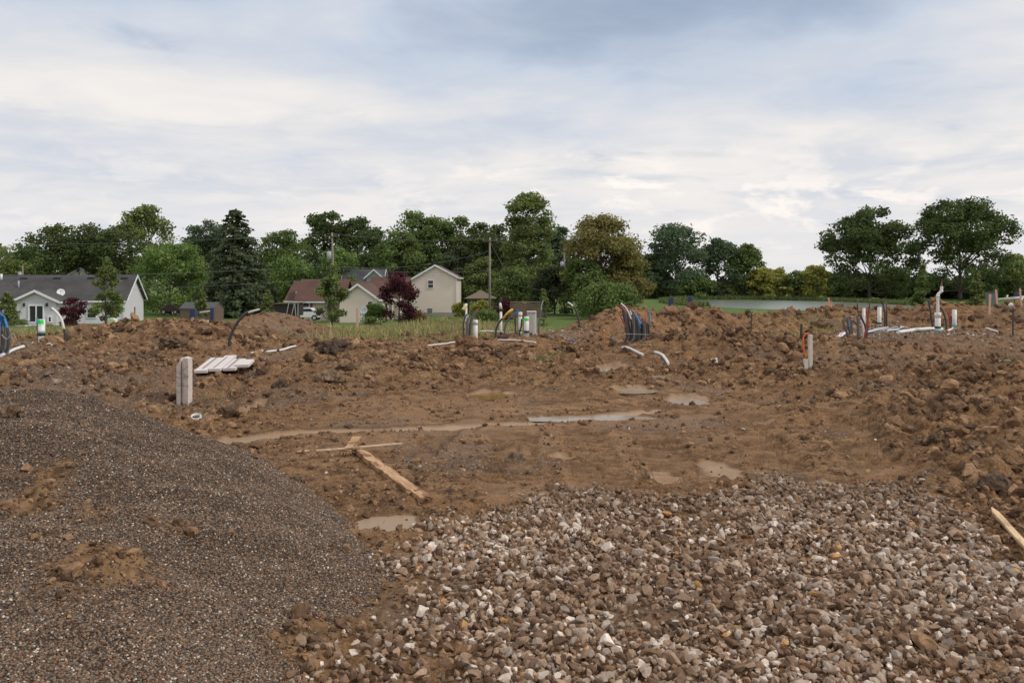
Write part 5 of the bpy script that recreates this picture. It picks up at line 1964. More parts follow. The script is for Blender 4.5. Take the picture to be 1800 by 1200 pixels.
for i, (a_, b_) in enumerate(((-22, -20), (-14, -13), (-7, -8), (-1, -3), (4, 1), (9, 5), (14, 9), (17, 13))):
    top = 575 + 7 * math.sin(i * 2.1)
    conduit([(a_ - 1, top, .1 * (i % 3)), (a_ + .5, top + 20, .1 * (i % 3)), (a_ - 1, 612, .08 * (i % 3)), (b_ - 3, 626, 0)], 14, 4.6, ('conduit_black', 'conduit_grey')[i % 2], parent=lb)
    if i in (1, 3, 4, 5, 6, 7):
        MB().tube(curve([W(-6 + i * 1.0, 536 + i * 2.5, 14), W(a_ * .55 - 1, 552 + i, 14.05), W(a_ - .4, top + 4, 14 + .1 * (i % 3))], 10), 1.7 * 14 / F, 6).build('blue_tube', 'tube_blue', lb, world=True, smooth=True)
MB().tube(curve([W(3, 588, 13.8), W(12, 596, 13.8), W(22, 585, 13.8), W(29, 597, 13.8)], 10), .005, 4).build('tie_wire', 'tie_wire', lb, world=True)
ground_tube([(2, 629), (20, 620), (42, 617)], 6, 'tube_white', 'white pipe lying in the mud below the blue tubes at the left edge', 'fallen_pipe', 'pipe')
ground_tube([(14, 618), (34, 612), (55, 611)], 2.6, 'tube_blue', 'blue tube lying on the ground beside the green marked left pipe')
ground_tube([(58, 613), (68, 611), (78, 612)], 6, 'tube_white', 'short white pipe end at the foot of the green marked left pipe', 'fallen_pipe', 'pipe')
ground_tube([(80, 613), (96, 613)], 2.2, 'tube_white', 'thin white lath on the mud right of the green marked left pipe')

# green marker cabinet
gm = thing('utility_pedestal', 'pale green utility pedestal half sunk behind the left dirt mound', 'utility pedestal', (PX(198, 24), 24, PZ(590, 24)))
MB().box(-.105, .02, -.1, .12, -.1, .49).build('door', 'marker_green', gm, bevel=.01)
MB().prism([(.022, -.09, -.1), (.022, -.09, .49), (.10, -.09, .45), (.19, -.09, .27), (.19, -.09, -.1)], (0, .2, 0)).build('housing', 'marker_pale', gm)

# navy wrapped posts
def navy_post(px, ytop, ybot, wpx, Yd, label, glob=None):
    s = Yd / F
    zb = PZ(ybot, Yd)
    t = thing('wrapped_post', label, 'post', (PX(px, Yd), Yd, zb), 0, 'navy blue wrapped posts')
    h = (ybot - ytop) * s
    w = wpx * s / 2
    MB().box(-w, w, -w, w, h * .12, h).build('wrap', 'navy', t, bevel=.02)
    MB().box(-w * .8, w * .8, -w * .8, w * .8, h, h + .03).build('top', 'conduit_black', t)
    MB().box(-w * .55, w * .55, -w * .55, w * .55, -.4, h * .12).build('post', 'weathered_wood', t)
    if glob:
        v, f = clod_template(int(px), ICO2)
        MB().add([(a_ * w * .9 + w * .2, b_ * w * .5 - w * 1.1, c_ * w * 1.1 + h * .14) for a_, b_, c_ in v], f).build('bag', 'white_bag', t, smooth=True)
    return t


navy_post(339.5, 543, 572, 9.5, 38, 'left navy wrapped post in front of the dark shed', True)
navy_post(373, 542, 574, 6, 37, 'right slim navy wrapped post in front of the dark shed', True)
navy_post(1179, 523.5, 541, 8.5, 42, 'left navy wrapped post before the pond', None)
navy_post(1213, 521, 549, 7.5, 42, 'right navy wrapped post with a white bag before the pond', True)
navy_post(1787, 515, 535, 6.5, 34, 'navy wrapped post by the white pipe frame at the right edge', True)
pn = thing('barrier', 'white upright panels between the two navy posts by the shed', 'barrier', (PX(357, 38), 38, PZ(577, 38)))
for a_, b_ in ((346, 356.5), (357.5, 369)):
    MB().box(PX(a_, 38) - pn.location.x, PX(b_, 38) - pn.location.x, -.02, .03, 0, .36).build('panel', 'white_bag', pn, bevel=.01)
bar = MB().tube([W(352, 549, 37.6), W(374, 546, 37)], .035, 6).build('cross_bar', 'cabinet_light')
tag(bar, 'pale bar laid across to the slim navy post by the shed', 'bar')

# curved conduit over the valley
conduit([(452, 545.5), (436, 549), (420, 563), (407, 586), (403, 603), (404, 618)], 17, 5.2, 'conduit_black', 'thick black conduit bending to the right above the left valley',
        ends=(([(456, 543.5, -.02), (446, 546.3, -.04), (436.5, 549.3, -.04)], 'tube_white', 3.4),))
# pale paired boards
bp = thing('board_post', 'two pale grey boards standing upright together in the mud', 'boards', (PX(323, 11.6), 11.6, min(GH(PX(323, 11.6), 11.6), PZ(712, 11.6))))
s_ = 11.6 / F
MB().prism([(PX(311, 11.6) - bp.location.x, -.02, -.2), (PX(319, 11.6) - bp.location.x, -.05, -.2), (PX(319.4, 11.6) - bp.location.x, -.05, 71 * s_), (PX(319.4, 11.6) - bp.location.x, -.03, 84 * s_), (PX(311, 11.6) - bp.location.x, -.02, 68 * s_)], (.0, .30, 0)).build('board', 'grey_board', bp, bevel=.004)
MB().prism([(PX(320, 11.6) - bp.location.x, -.01, -.2), (PX(334.5, 11.6) - bp.location.x, -.08, -.2), (PX(334.5, 11.6) - bp.location.x, -.08, 83 * s_), (PX(326, 11.6) - bp.location.x, -.04, 84 * s_), (PX(320, 11.6) - bp.location.x, -.01, 78 * s_)], (0, .16, 0)).build('board', 'grey_board', bp, bevel=.004)
# foam boards on the ground
x0_, y0_ = PX(400, 13.6), 13.6
fs = thing('foam_board', 'stack of pale pink grey foam sheets lying on the mud behind the upright boards', 'foam boards', (x0_, y0_, GH(x0_, y0_) + .06))
fs.rotation_euler = (R(7), R(-1), R(4))
u_ = 13.6 / F
for (a_, b_, c_, d_, dz) in ((-42, -20, -.55, .5, 0), (-19, 1, -.5, .62, .012), (2, 24, -.42, .36, .0), (20, 44, -.32, .12, .03)):
    MB().box(a_ * u_, b_ * u_, c_ * .9, d_ * .9, dz, dz + .045).build('sheet', 'foam_sheet', fs, bevel=.004)
for a_, b_ in ((-30, -.2), (-12, .1), (12, .0)):
    MB().box(a_ * u_ - .008, a_ * u_ + .008, -.5 + .1, .42, .058, .060).build('groove', 'conduit_grey', fs)
ground_tube([(441, 626), (462, 623)], 3.2, 'tube_white', 'short white lath beside the foam sheets', 'white_lath', 'lath')
ground_tube([(468, 622.5), (520, 617.5)], 3.6, 'tube_white', 'long white lath right of the foam sheets', 'white_lath', 'lath')
# broken pipe cap
_x, _y, _z = _solve_flat(345, 742)
pc_ = thing('pipe_fitting', 'small broken white pipe fitting at the crest of the gravel heap', 'pipe fitting', (_x, _y, SURF(_x, _y)))
MB().ring((0, 0, 0), .052, .06, -.03, .03, 18).build('rim', 'pvc_white', pc_, smooth=True)
MB().ring((.005, 0, 0), .042, .05, -.08, -.03, 16).build('collar', 'pvc_cream', pc_, smooth=True)
pc_.rotation_euler = (R(24), R(8), 0)

# ---- stakes
def stake(px, ytop, ybase, Yd, wpx, label, m='stake_orange', lean=0.0, group='survey stakes'):
    s = Yd / F
    x_ = PX(px, Yd)
    zb = GH(x_, Yd)
    zt = PZ(ytop, Yd)
    t = thing('survey_stake', label, 'stake', (x_, Yd, zb), 0, group)
    w = wpx * s / 2
    l = lean * s
    MB().prism([(-w, -.01, -.2), (w, -.01, -.2), (w + l, -.01, zt - zb), (-w + l, -.01, zt - zb)], (0, .022, 0)).build('lath', m, t, bevel=.002)
    MB().prism([(-w * 1.05 + l * .82, -.0125, (zt - zb) * .82), (w * 1.05 + l * .82, -.0125, (zt - zb) * .82), (w * 1.05 + l, -.0125, (zt - zb) * .99), (-w * 1.05 + l, -.0125, (zt - zb) * .99)], (0, .027, 0)).build('paint_band', m if m == 'stake_pink' else 'tube_orange', t)
    return t


stake(628, 541, 576, 28, 4.2, 'pinkish stake standing in the weeds before the gable wing', 'stake_pink')
stake(1461, 529, 563, 24, 3.0, 'orange stake standing upright on the right field')
stake(1460.5, 523, 560, 24.2, 2.2, 'bare stake leaning left against the orange stake', 'stake_pink', -4)
stake(1738.5, 517, 540, 24, 3.4, 'pinkish stake on the right berm left of the white pipe frame', 'stake_pink', 2)
stake(1755, 509, 527, 25.5, 3.0, 'stake leaning left over the right berm crest', 'stake_pink', -4.5)
stake(1796, 507, 525, 25, 2.6, 'stake leaning left at the right edge of the picture', 'stake_pink', -3)

# ---- centre cluster
Yc = 19.0
pvc(835.5, 563.5, 19, 8.6, 'short capped white pipe left in the centre cluster', ybase=601, cap=True, bands=((595, 599, 'rubber_band'), (599, 601, 'cement_green')))
pvc(819.5, 534.5, 22.5, 3.6, 'thin white pipe with a yellow tag at the left end of the centre cluster', ybase=578, bands=((566, 568.5, 'rubber_band'), (569, 574, 'cement_green')), cap=True)
v_ = thing('yellow_sleeve', 'crumpled yellow sleeve hanging on the thin white pipe', 'sleeve', W(817.5, 539, 22.4))
MB().tube(curve([(-.01, 0, .06), (.0, -.02, 0), (-.05, -.03, -.07)], 8), [.03, .045, .04, .05, .05, .03, .02][:9] if False else .04, 8).build('sleeve', mat('faded_yellow', (.70, .66, .30), .6, .15), v_)
t, zt, r, s = pvc(880.5, 545, 20, 4.4, 'tall thin white vent pipe with a dark crooked top in the centre cluster', ybase=596, bands=((583, 589, 'rubber_band'), (589, 595, 'cement_green')), cap=False)
MB().tube([(0, 0, zt - .03), (0, 0, zt + .03)], r * 1.3, 12).build('coupling_band', 'rubber_band', t)
MB().tube([(0, 0, zt + .03), (-.012, 0, zt + .12), (-.02, 0, zt + .17)], [r * 1.25, r * 1.1, r * .8], 12).build('reducer', 'pvc_white', t, smooth=True)
MB().tube(curve([(-.02, 0, zt + .17), (-.02, 0, zt + .21), (.015, 0, zt + .24), (-.02, 0, zt + .31)], 9), [.03, .028, .026, .024, .02, .02, .015, .012, .01, .01][:10] if False else .022, 8).build('stub', 'conduit_black', t)
pvc(914.5, 549.5, 20.6, 6.2, 'capped white pipe just left of the green marked centre pipe', ybase=590, cap=True, bands=((579.5, 582, 'rubber_band'), (582.5, 588, 'cement_green')))
pvc(925.7, 556, 19, 8.4, 'white pipe with green spray mark in the centre cluster', ybase=595, bands=((581, 585, 'rubber_band'), (585.2, 588, 'cement_green')), mark=(559, 564))
C = conduit
C([(821, 552), (816, 562), (814.5, 578), (816, 592)], 20.5, 2.6, 'conduit_black', 'black conduit curving behind the short capped pipe, far left of the centre cluster')
C([(822.5, 558), (821, 570), (821.5, 588), (823.5, 604)], 18.9, 4.2, 'conduit_grey', 'thick grey conduit left of the short capped pipe', ends=(([(823, 553, 0), (822.5, 560, 0)], 'tube_pale_blue', 2.5),))
C([(838.5, 545), (832, 556), (827.5, 575), (827.5, 602)], 18.9, 3.6, 'conduit_grey', 'dark conduit with a red tip leaning right over the short capped pipe', ends=(([(840.5, 542, 0), (837.5, 549, 0)], 'tube_red', 2.6),))
C([(829, 560), (825.5, 575), (825.5, 602)], 19.1, 3.2, 'conduit_black', 'second black conduit squeezed beside the red tipped one')
C([(888, 555), (878, 566), (872, 580), (872, 598)], 19, 3.6, 'conduit_black', 'black conduit curving towards the yellow coil in the centre cluster')
C([(900, 552), (891, 566), (887, 580), (888, 598)], 19, 3.4, 'conduit_grey', 'grey conduit curving behind the yellow coil', ends=(([(916, 546, 0), (907, 550, 0), (899, 553.5, 0)], 'tube_blue', 1.8), ([(912, 544, 0), (908, 551, 0)], 'tube_blue', 3.0)))
yc_ = thing('yellow_coil', 'yellow and black twisted coupling hanging on the bent conduits', 'coil', W(894, 551, 18.9))
for k_ in range(3):
    MB().tube(curve([W(901 - k_, 543.5 + k_ * 1.5, 18.85 + .03 * k_), W(893 - k_ * 1.2, 549 + k_ * 1.5, 18.8), W(886.5 - k_, 558 + k_, 18.9)], 9), 1.7 * 19 / F, 7).build('coil', 'tube_yellow', yc_, world=True, smooth=True)
MB().tube([W(898, 552, 18.8), W(890, 556, 18.8)], 1.4 * 19 / F, 6).build('collar', 'conduit_black', yc_, world=True)
C([(906, 552), (906, 570), (906, 584)], 21, 2.6, 'conduit_black', 'short upright black conduit behind the capped pipes')
C([(917, 560), (916, 575), (913, 588), (921, 594)], 19.3, 3, 'conduit_black', 'black conduit looping behind the green marked centre pipe')
C([(951, 543), (948.5, 560), (947, 580), (946.5, 597)], 19, 3.3, 'conduit_grey', 'upright grey conduit with a pale blue tip at the right of the centre cluster', ends=(([(954.5, 529, 0), (952, 537, 0), (951, 545, 0)], 'tube_pale_blue', 1.9),))
C([(924.5, 537), (921, 546), (917, 556), (914, 566)], 21.5, 1.6, 'tube_red', 'red wire pair sticking up behind the centre pipes', name='red_wire', cat='wire', group=None)
ub = thing('utility_cabinet', 'large pale grey utility box standing behind the green marked pipe', 'utility box', (PX(935, 22.4), 22.4, PZ(581, 22.4)))
s_ = 22.4 / F
MB().box(-8.5 * s_, 3.4 * s_, -.18, .2, -.1, 33 * s_).build('body', 'cabinet_grey', ub, bevel=.025)
MB().box(3.5 * s_, 7.5 * s_, -.16, .2, -.1, 33 * s_).build('side_door', 'cabinet_light', ub, bevel=.01)
MB().box(-9.0 * s_, 8 * s_, -.20, .22, 33 * s_, 34 * s_).build('lid', 'cabinet_light', ub, bevel=.01)
eb = thing('meter_board', 'brown grey meter board on posts behind the centre pipes', 'meter board', (PX(909.5, 60), 60, GH(PX(909.5, 60), 60)))
s_ = 60 / F
z0b = PZ(545, 60) - eb.location.z
MB().box(-6.5 * s_, 6.5 * s_, -.05, .12, z0b, z0b + 12 * s_).build('board', 'weathered_wood', eb, bevel=.02)
for a_ in (-5, 5):
    MB().box(a_ * s_ - .05, a_ * s_ + .05, .0, .1, -.2, z0b).build('post', 'weathered_wood', eb)
C([(997.5, 531.5), (1006, 537), (1014, 550), (1018, 566), (1018.5, 580)], 20, 3.4, 'conduit_black', 'black conduit with a white tip arching left before the berm', ends=(([(998, 531.3, -.01), (1003, 534.3, -.02), (1007, 538, -.02)], 'tube_white', 2.8),))
gt = ground_tube
gt([(752, 612.5), (780, 610.5), (806, 608.5)], 2.6, 'tube_white', 'white lath on the mud left of the centre dirt clump', 'white_lath', 'lath', Y0=17.5)
gt([(875, 611.5), (905, 612.5), (942, 615.5)], 2.6, 'tube_white', 'long white lath on the mud right of the centre dirt clump', 'white_lath', 'lath', Y0=17.5)
gt([(877, 614), (900, 614.5), (922, 615)], 2.0, 'tube_red', 'red tube lying along the long white lath', Y0=17.5)
gt([(879, 617.5), (896, 617)], 2.2, 'tube_blue', 'short blue tube lying in front of the long white lath', Y0=17.5)
gt([(842, 580), (870, 578.5), (905, 577)], 2.2, 'tube_white', 'white tube on the ground behind the centre pipes', Y0=22)
gt([(842, 595), (870, 591), (905, 592.5), (945, 594), (975, 593)], 2.0, 'conduit_grey', 'long grey tube snaking on the ground through the centre pipes', Y0=19.3)
gt([(952, 591), (975, 594), (1010, 597)], 2.4, 'tube_blue', 'blue tube lying right of the centre cluster', Y0=19.3)
gt([(956, 588), (985, 593), (1018, 599)], 1.8, 'tube_red', 'dull red tube beside the blue tube right of the centre cluster', Y0=19.3)
gt([(932, 580), (948, 588), (962, 594)], 1.6, 'tube_white', 'thin white tube slanting behind the pale blue tipped conduit', Y0=22)
gt([(963, 559), (984, 564)], 2.2, 'tube_white', 'white lath on the grass behind the centre cluster', 'white_lath', 'lath', Y0=27)

# ---- big conduit bundle
Yb = 16.5
bb = thing('conduit_bundle', 'large fan of tied black conduits with red, white and blue tips', 'conduit bundle', (PX(1112, Yb), Yb, GH(PX(1112, Yb), Yb)))
BT = [(1094, 539), (1098, 545), (1103, 541), (1107, 561), (1111, 551), (1115, 553), (1119, 560), (1123, 565), (1127, 569), (1131, 566), (1135, 568), (1138, 567), (1142, 568)]
for i, (a_, top) in enumerate(BT):
    mid_ = 1101.5 + i * 3.25
    foot = 1095 + i * 2.9
    dy = .16 * math.sin(i * 1.1) + (.12 if i % 2 else 0)
    P = [(a_ if i < 3 else mid_ - 1.6, top, dy), (mid_ - (4.2 if i < 3 else .6), 560 if top < 552 else 577, dy), (mid_, 587, dy), (mid_ - 1.5, 597, dy), (foot, 608 if i < 4 else 604 - .5 * i * .2, dy)]
    conduit(P, Yb, 3.9, ('conduit_black', 'conduit_grey', 'conduit_black')[i % 3], parent=bb)
for pts, mm, wd in (([(1086, 535.5), (1092, 539), (1099, 548)], 'tube_red', 2.6), ([(1091.5, 533), (1100, 541), (1106, 552), (1109.5, 561)], 'tube_white', 3.2), ([(1107.5, 546), (1110, 553)], 'tube_white', 2.6),
                    ([(1087, 550), (1094, 562), (1099.5, 575)], 'tube_red', 2.6), ([(1090, 556), (1095, 566), (1097, 570)], 'tube_red', 1.8), ([(1100, 536.5), (1112, 541), (1123, 551), (1131, 561)], 'tube_red', 1.7),
                    ([(1112, 544.5), (1120, 556), (1127, 570)], 'tube_pale_blue', 2.2), ([(1117, 555), (1122, 566), (1126, 577)], 'tube_blue', 2.2), ([(1121, 551), (1125, 560), (1128, 568)], 'tube_blue', 1.8),
                    ([(1133, 548), (1135.5, 558), (1137, 568)], 'tube_orange', 2.4), ([(1139, 546), (1141, 556), (1142, 568)], 'tube_blue', 2.4), ([(1142, 551), (1143, 560), (1142.5, 568)], 'tube_pale_blue', 1.6)):
    MB().tube(curve([W(a_, b_, Yb - .16) for a_, b_ in pts], 12), .82 * wd * Yb / F / 2, 6).build('inner_tube', mm, bb, world=True, smooth=True)
MB().tube([W(1099, 586.7, Yb - .22), W(1142, 588, Yb - .22)], .004, 4).build('tie_wire', 'tie_wire', bb, world=True)
gt([(1072, 602), (1095, 604)], 4.2, 'conduit_grey', 'grey blue pipe running left from the foot of the conduit fan', 'fallen_pipe', 'pipe')
gt([(1094, 617), (1110, 618.5), (1130, 621.5)], 4.6, 'tube_white', 'half buried white pipe in front of the conduit fan, left piece', 'fallen_pipe', 'pipe', drop=.75)
gt([(1151, 624.5), (1166, 627), (1173, 631), (1175, 632)], 5, 'tube_white', 'half buried white pipe in front of the conduit fan, curved right piece', 'fallen_pipe', 'pipe', drop=.8, Y0=15.4)
C([(1061, 580), (1061.5, 588), (1064, 596)], 17.6, 1.6, 'tube_orange', 'small orange wire standing left of the conduit fan', name='orange_wire', cat='wire', group=None)
_x, _y, _z = _solve_flat(1253, 636)
wf = thing('pipe_offcut', 'short white pipe offcut lying on the mud slope right of the conduit fan', 'pipe offcut', (_x, _y, SURF(_x, _y) + .03))
wf.rotation_euler = (R(80), R(12), R(70))
MB().ring((0, 0, 0), .046, .052, -.08, .08, 16).build('ring', 'pvc_white', wf, smooth=True)
MB().tube([(0, 0, .03), (0, 0, .04)], .046, 14).build('inside', 'bore_shade', wf)  # dark disc painted as the shade within the offcut

# ---- orange looped tube with its pale posts
Yo = 13.6
op = thing('marker_post', 'pale square post with a looped orange tube in the middle of the mud', 'post', (PX(1421, Yo), Yo, GH(PX(1421, Yo), Yo)))
so_ = Yo / F
zb_ = PZ(653, Yo) - op.location.z
MB().box(-8 * so_, -.5 * so_, -.03, .04, -.2, zb_ + 22 * so_).build('sleeve', 'pvc_cream', op, bevel=.004)
MB().box(.3 * so_, 6.5 * so_, -.035, .035, -.2, zb_ + 65 * so_).build('post', 'pvc_cream', op, bevel=.004)
MB().tube(curve([W(1423, 587.5, Yo - .02), W(1418, 586, Yo - .05), (W(1412.5, 592, Yo - .05)), W(1411.5, 605, Yo - .05), W(1413, 617, Yo - .03), W(1417.5, 631, Yo)], 20), 1.3 * so_, 7).build('orange_tube', 'tube_orange', op, world=True, smooth=True)
C([(1409, 569), (1408.5, 580), (1408, 589)], 16.5, 4.4, 'conduit_black', 'short black stub behind the post with the orange loop')
C([(1323.5, 547), (1321, 556), (1320.5, 572)], 19.5, 2.4, 'conduit_black', 'thin dark rod with a white tip on the right berm', ends=(([(1324, 546, 0), (1322.5, 552, 0)], 'tube_white', 2),))

# ---- right cluster
pvc(1518.6, 541.5, 19.2, 4.9, 'thin white pipe behind the grey conduit fan in the right cluster', ybase=580)
pvc(1545.8, 539.5, 19.6, 6.8, 'white pipe with green and black bands in the right cluster', ybase=579, bands=((566.5, 569.5, 'rubber_band'), (570, 573, 'cement_green'), (573.2, 578.5, 'rubber_band')))
pvc(1677.8, 543.8, 19.2, 7.2, 'short white pipe at the right end of the right cluster', ybase=576, flare=(567, 575), bands=((570.5, 573, 'rubber_band'),))
t, zt, r, s = pvc(1648.5, 550.5, 18, 9.6, 'tall white vent pipe with an offset bend in the right cluster', ybase=587, cap=True, bands=((573.5, 576.5, 'rubber_band'),), flare=(576.5, 584))
P = [(0, 0, zt - .02), (0, 0, zt + 29 * s), (.4 * s, 0, zt + 33 * s), (5.5 * s, 0, zt + 38 * s), (6.5 * s, 0, zt + 42 * s), (6.8 * s, 0, zt + 47 * s)]
MB().tube(curve(P, 26), 2.45 * s, 14).build('vent', 'pvc_white', t, smooth=True)
for z_ in (30, 38.5):
    zz = zt + z_ * s
    MB().tube([((0 if z_ < 35 else 5.9) * s, 0, zz - 1.6 * s), ((0.2 if z_ < 35 else 6.4) * s, 0, zz + 1.6 * s)], 2.9 * s, 14).build('elbow', 'pvc_white', t, smooth=True)
MB().tube([(6.8 * s, 0, zt + 46 * s), (6.8 * s, 0, zt + 50 * s), (6.9 * s, 0, zt + 56.5 * s)], [2.2 * s, 1.6 * s, .7 * s], 8).build('tip', mat('rusty_tip', (.22, .13, .09), .8, .3), t)
C([(1481, 561), (1484, 572), (1489, 586), (1492, 598)], 16.5, 4.2, 'conduit_grey', 'leftmost grey conduit of the right fan, leaning left')
C([(1489.5, 558), (1491, 572), (1494, 586), (1496, 598)], 16.6, 3.8, 'conduit_grey', 'grey conduit with a blue tip second from the left of the right fan', ends=(([(1489.5, 556, 0), (1491.5, 566, 0), (1493, 576, -.03)], 'tube_blue', 3),))
C([(1496, 561), (1497, 575), (1498.5, 598)], 16.5, 4, 'conduit_grey', 'upright grey conduit in the right fan beside the blue tip')
C([(1494, 561), (1502, 565), (1508, 574), (1511, 590), (1512, 599)], 16.6, 3.6, 'conduit_grey', 'grey conduit bending right inside the right fan')
C([(1508, 557), (1508.3, 575), (1508.5, 598)], 16.4, 5, 'conduit_grey', 'thickest dark conduit of the right fan with a black tip', ends=(([(1507, 533, 0), (1508, 545, 0), (1509, 560, 0)], 'conduit_black', 2.2),))
C([(1511, 552), (1516, 562), (1521, 575), (1522, 598)], 16.7, 3.6, 'conduit_black', 'black conduit bending down to the right in the right fan')
C([(1514, 563), (1517, 575), (1519, 584)], 16.9, 4, 'tube_white', 'short white tube leaning inside the right fan', name='white_tube', cat='tube', group=None)
C([(1523, 546), (1525.5, 556), (1524.5, 570), (1521, 583), (1519, 598)], 16.3, 3, 'tube_red', 'red tube bowing at the right side of the right fan', name='red_tube', cat='tube', group=None)
C([(1528.5, 532), (1527.5, 545), (1524, 552)], 17.5, 1.8, 'conduit_black', 'thin black wire rising behind the red tube', name='black_wire', cat='wire', group=None)
C([(1549, 527), (1553.5, 540), (1555.5, 560), (1555, 580)], 19, 3, 'conduit_black', 'tall black conduit right of the banded pipe, leaning left')
C([(1558.5, 545), (1558.5, 560), (1559, 582)], 19, 2.8, 'conduit_black', 'black conduit with a red tip right of the banded pipe', ends=(([(1558, 531.5, 0), (1558.3, 548, 0)], 'tube_red', 2.4),))
C([(1632, 527), (1635, 545), (1638, 565), (1640, 578)], 19.5, 3.4, 'conduit_black', 'dark tattered conduit left of the offset vent pipe')
C([(1653, 540), (1658, 549), (1662.5, 562), (1663.5, 580)], 18.6, 3.2, 'conduit_black', 'black conduit curving up to the left behind the offset vent pipe')
C([(1672, 555), (1671.5, 565), (1671, 577)], 19, 3.2, 'conduit_black', 'short black conduit directly left of the right end pipe')
C([(1667.5, 541), (1669.5, 549), (1670.5, 557)], 19, 2.2, 'tube_red', 'red tube behind the black conduit left of the right end pipe', name='red_tube', cat='tube', group=None)
C([(1661, 543), (1667, 551), (1670, 558)], 19.1, 1.8, 'tube_red', 'thin red tube crossing behind the offset vent pipe', name='red_tube', cat='tube', group=None)
gt([(1578, 594.5), (1612, 591), (1656, 588.5)], 6.5, 'tube_white', 'thick white pipe lying in front of the offset vent pipe', 'fallen_pipe', 'pipe', drop=.1, Y0=17.6)
gt([(1524, 592), (1548, 589), (1580, 586), (1630, 584)], 3, 'tube_white', 'thin white tube lying behind the thick white pipe', Y0=18.2)
gt([(1524, 594), (1550, 592.5), (1578, 590)], 2.6, 'tube_pale_blue', 'pale blue tube lying left of the thick white pipe', Y0=18.2)
gt([(1522, 590), (1552, 587), (1584, 583.5), (1610, 581.5), (1640, 583.5)], 2.0, 'tube_red', 'red tube bowing over the ground behind the thick white pipe', Y0=18.2)
gt([(1578, 587), (1598, 578), (1618, 574)], 1.9, 'tube_pale_blue', 'pale blue tube rising away behind the red tubes', Y0=18.2)
gt([(1466, 596), (1480, 592.5), (1490, 591)], 2.2, 'tube_red', 'red tube running left out of the right fan', Y0=18.2)
gt([(1470, 597), (1482, 595), (1490, 594.5)], 2.4, 'tube_white', 'white tube running left out of the right fan', Y0=18.2)
gt([(1474, 583), (1487, 581.5)], 3.5, 'tube_white', 'small white pipe piece behind the right fan', 'fallen_pipe', 'pipe', drop=.5, Y0=18.2)
gt([(1560, 578), (1580, 576)], 3.2, 'tube_white', 'small white pipe piece right of the banded pipe', 'fallen_pipe', 'pipe', drop=.4, Y0=18.2)
gt([(1662, 582), (1672, 577), (1683, 574.5)], 4, 'tube_white', 'white pipe lying from the offset vent pipe to the right end pipe', 'fallen_pipe', 'pipe', Y0=18.2)
gt([(1733, 574), (1759, 577.5)], 3, 'tube_white', 'white lath on the mud near the right edge', 'white_lath', 'lath', Y0=19)
C([(1781, 541), (1780.7, 560), (1780.5, 579)], 18, 2.8, 'conduit_black', 'black rod with a white ball cap near the right edge', name='capped_rod', cat='rod', group=None)
bl = tag(MB().add([tuple(W(1777, 536, 18) + Vector(p_) * .048) for p_ in ICO2[0]], [tuple(q) for q in ICO2[1]]).build('ball_cap', 'pvc_white', smooth=True), 'white ball cap sitting on the black rod near the right edge', 'cap')
fr = thing('barricade', 'white pipe barricade lying behind the right berm at the right edge', 'barricade', (PX(1790, 27), 27, GH(PX(1790, 27), 27)))
for pts in ([(1755, 525.5), (1810, 523)], [(1770, 526), (1771, 518.5)], [(1793, 541), (1797, 523)], [(1776, 524), (1800, 521.5), (1840, 523)]):
    MB().tube([W(a_, b_, 27) for a_, b_ in pts], .025, 8).build('pipe', 'tube_white', fr, world=True, smooth=True)
ob = thing('equipment_box', 'dark grey green equipment box behind the right berm', 'box', (PX(1745, 30), 30, PZ(537, 30)))
MB().box(-.14, .14, -.1, .2, -.4, .47).build('body', mat('box_grey', (.13, .16, .15), .7, .1), ob, bevel=.02)
MB().box(-.15, .15, -.12, .22, .47, .5).build('lid', 'conduit_black', ob)
tw = thing('bent_wire', 'teal wire loops sticking out of the mud near the right edge', 'wire', (PX(1765, 13.3), 13.3, GH(PX(1765, 13.3), 13.3)))
for pts in ([(1751.5, 628), (1751, 640)], [(1751, 640), (1757, 634.5), (1768, 633), (1778, 634), (1783, 637), (1786, 641)], [(1779, 632.5), (1783, 636), (1787, 640)]):
    MB().tube(curve([W(a_, b_, 13.3) for a_, b_ in pts], 12), .007, 5).build('wire', 'teal_wire', tw, world=True, smooth=True)

# ---- broken plank with the lath lying across it
def lay(px0, py0, px1, py1, z_off=0.0):
    a = flat(px0, py0); b = flat(px1, py1)
    za, zb = GH(*a), GH(*b)
    # refine on the terrain
    for _ in range(6):
        a = flat(px0, py0, za + z_off); za = GH(*a)
        b = flat(px1, py1, zb + z_off); zb = GH(*b)
    return Vector((a[0], a[1], za + z_off)), Vector((b[0], b[1], zb + z_off))


pa_, pb_ = lay(628, 790, 748, 874, .035)
L = (pb_ - pa_).length
pl = thing('broken_plank', 'split orange brown plank lying broken on the mud', 'plank', pa_)
pl.rotation_euler = (pb_ - pa_).to_track_quat('X', 'Z').to_euler()
v, f = [], []
rg = np.random.default_rng(3)
n = 26
for i in range(n + 1):
    t_ = i / n
    xx = L * t_
    wob = .004 * math.sin(t_ * 15) + rg.normal(0, .0025)
    ya, yb = -.047 + wob + .02 * (t_ < .25) * (1 - t_ / .25), .047 + wob * .4 - .03 * (t_ < .1) * (1 - t_ / .1) + .01 * rg.normal() * .3
    for (yy, z_) in ((ya, -.03), (yb, -.028), (yb, .014 + .003 * rg.normal()), ((ya + yb) / 2, .018 + .003 * rg.normal()), (ya, .012 + .003 * rg.normal())):
        v.append((xx + (rg.normal(0, .012) if i in (0, n) else 0), yy, z_))
for i in range(n):
    for k_ in range(5):
        a_, b_ = i * 5 + k_, i * 5 + (k_ + 1) % 5
        f.append((a_, b_, b_ + 5, a_ + 5))
f += [tuple(range(4, -1, -1)), tuple(n * 5 + k_ for k_ in range(5))]
MB().add(v, f).build('board', 'split_wood', pl)
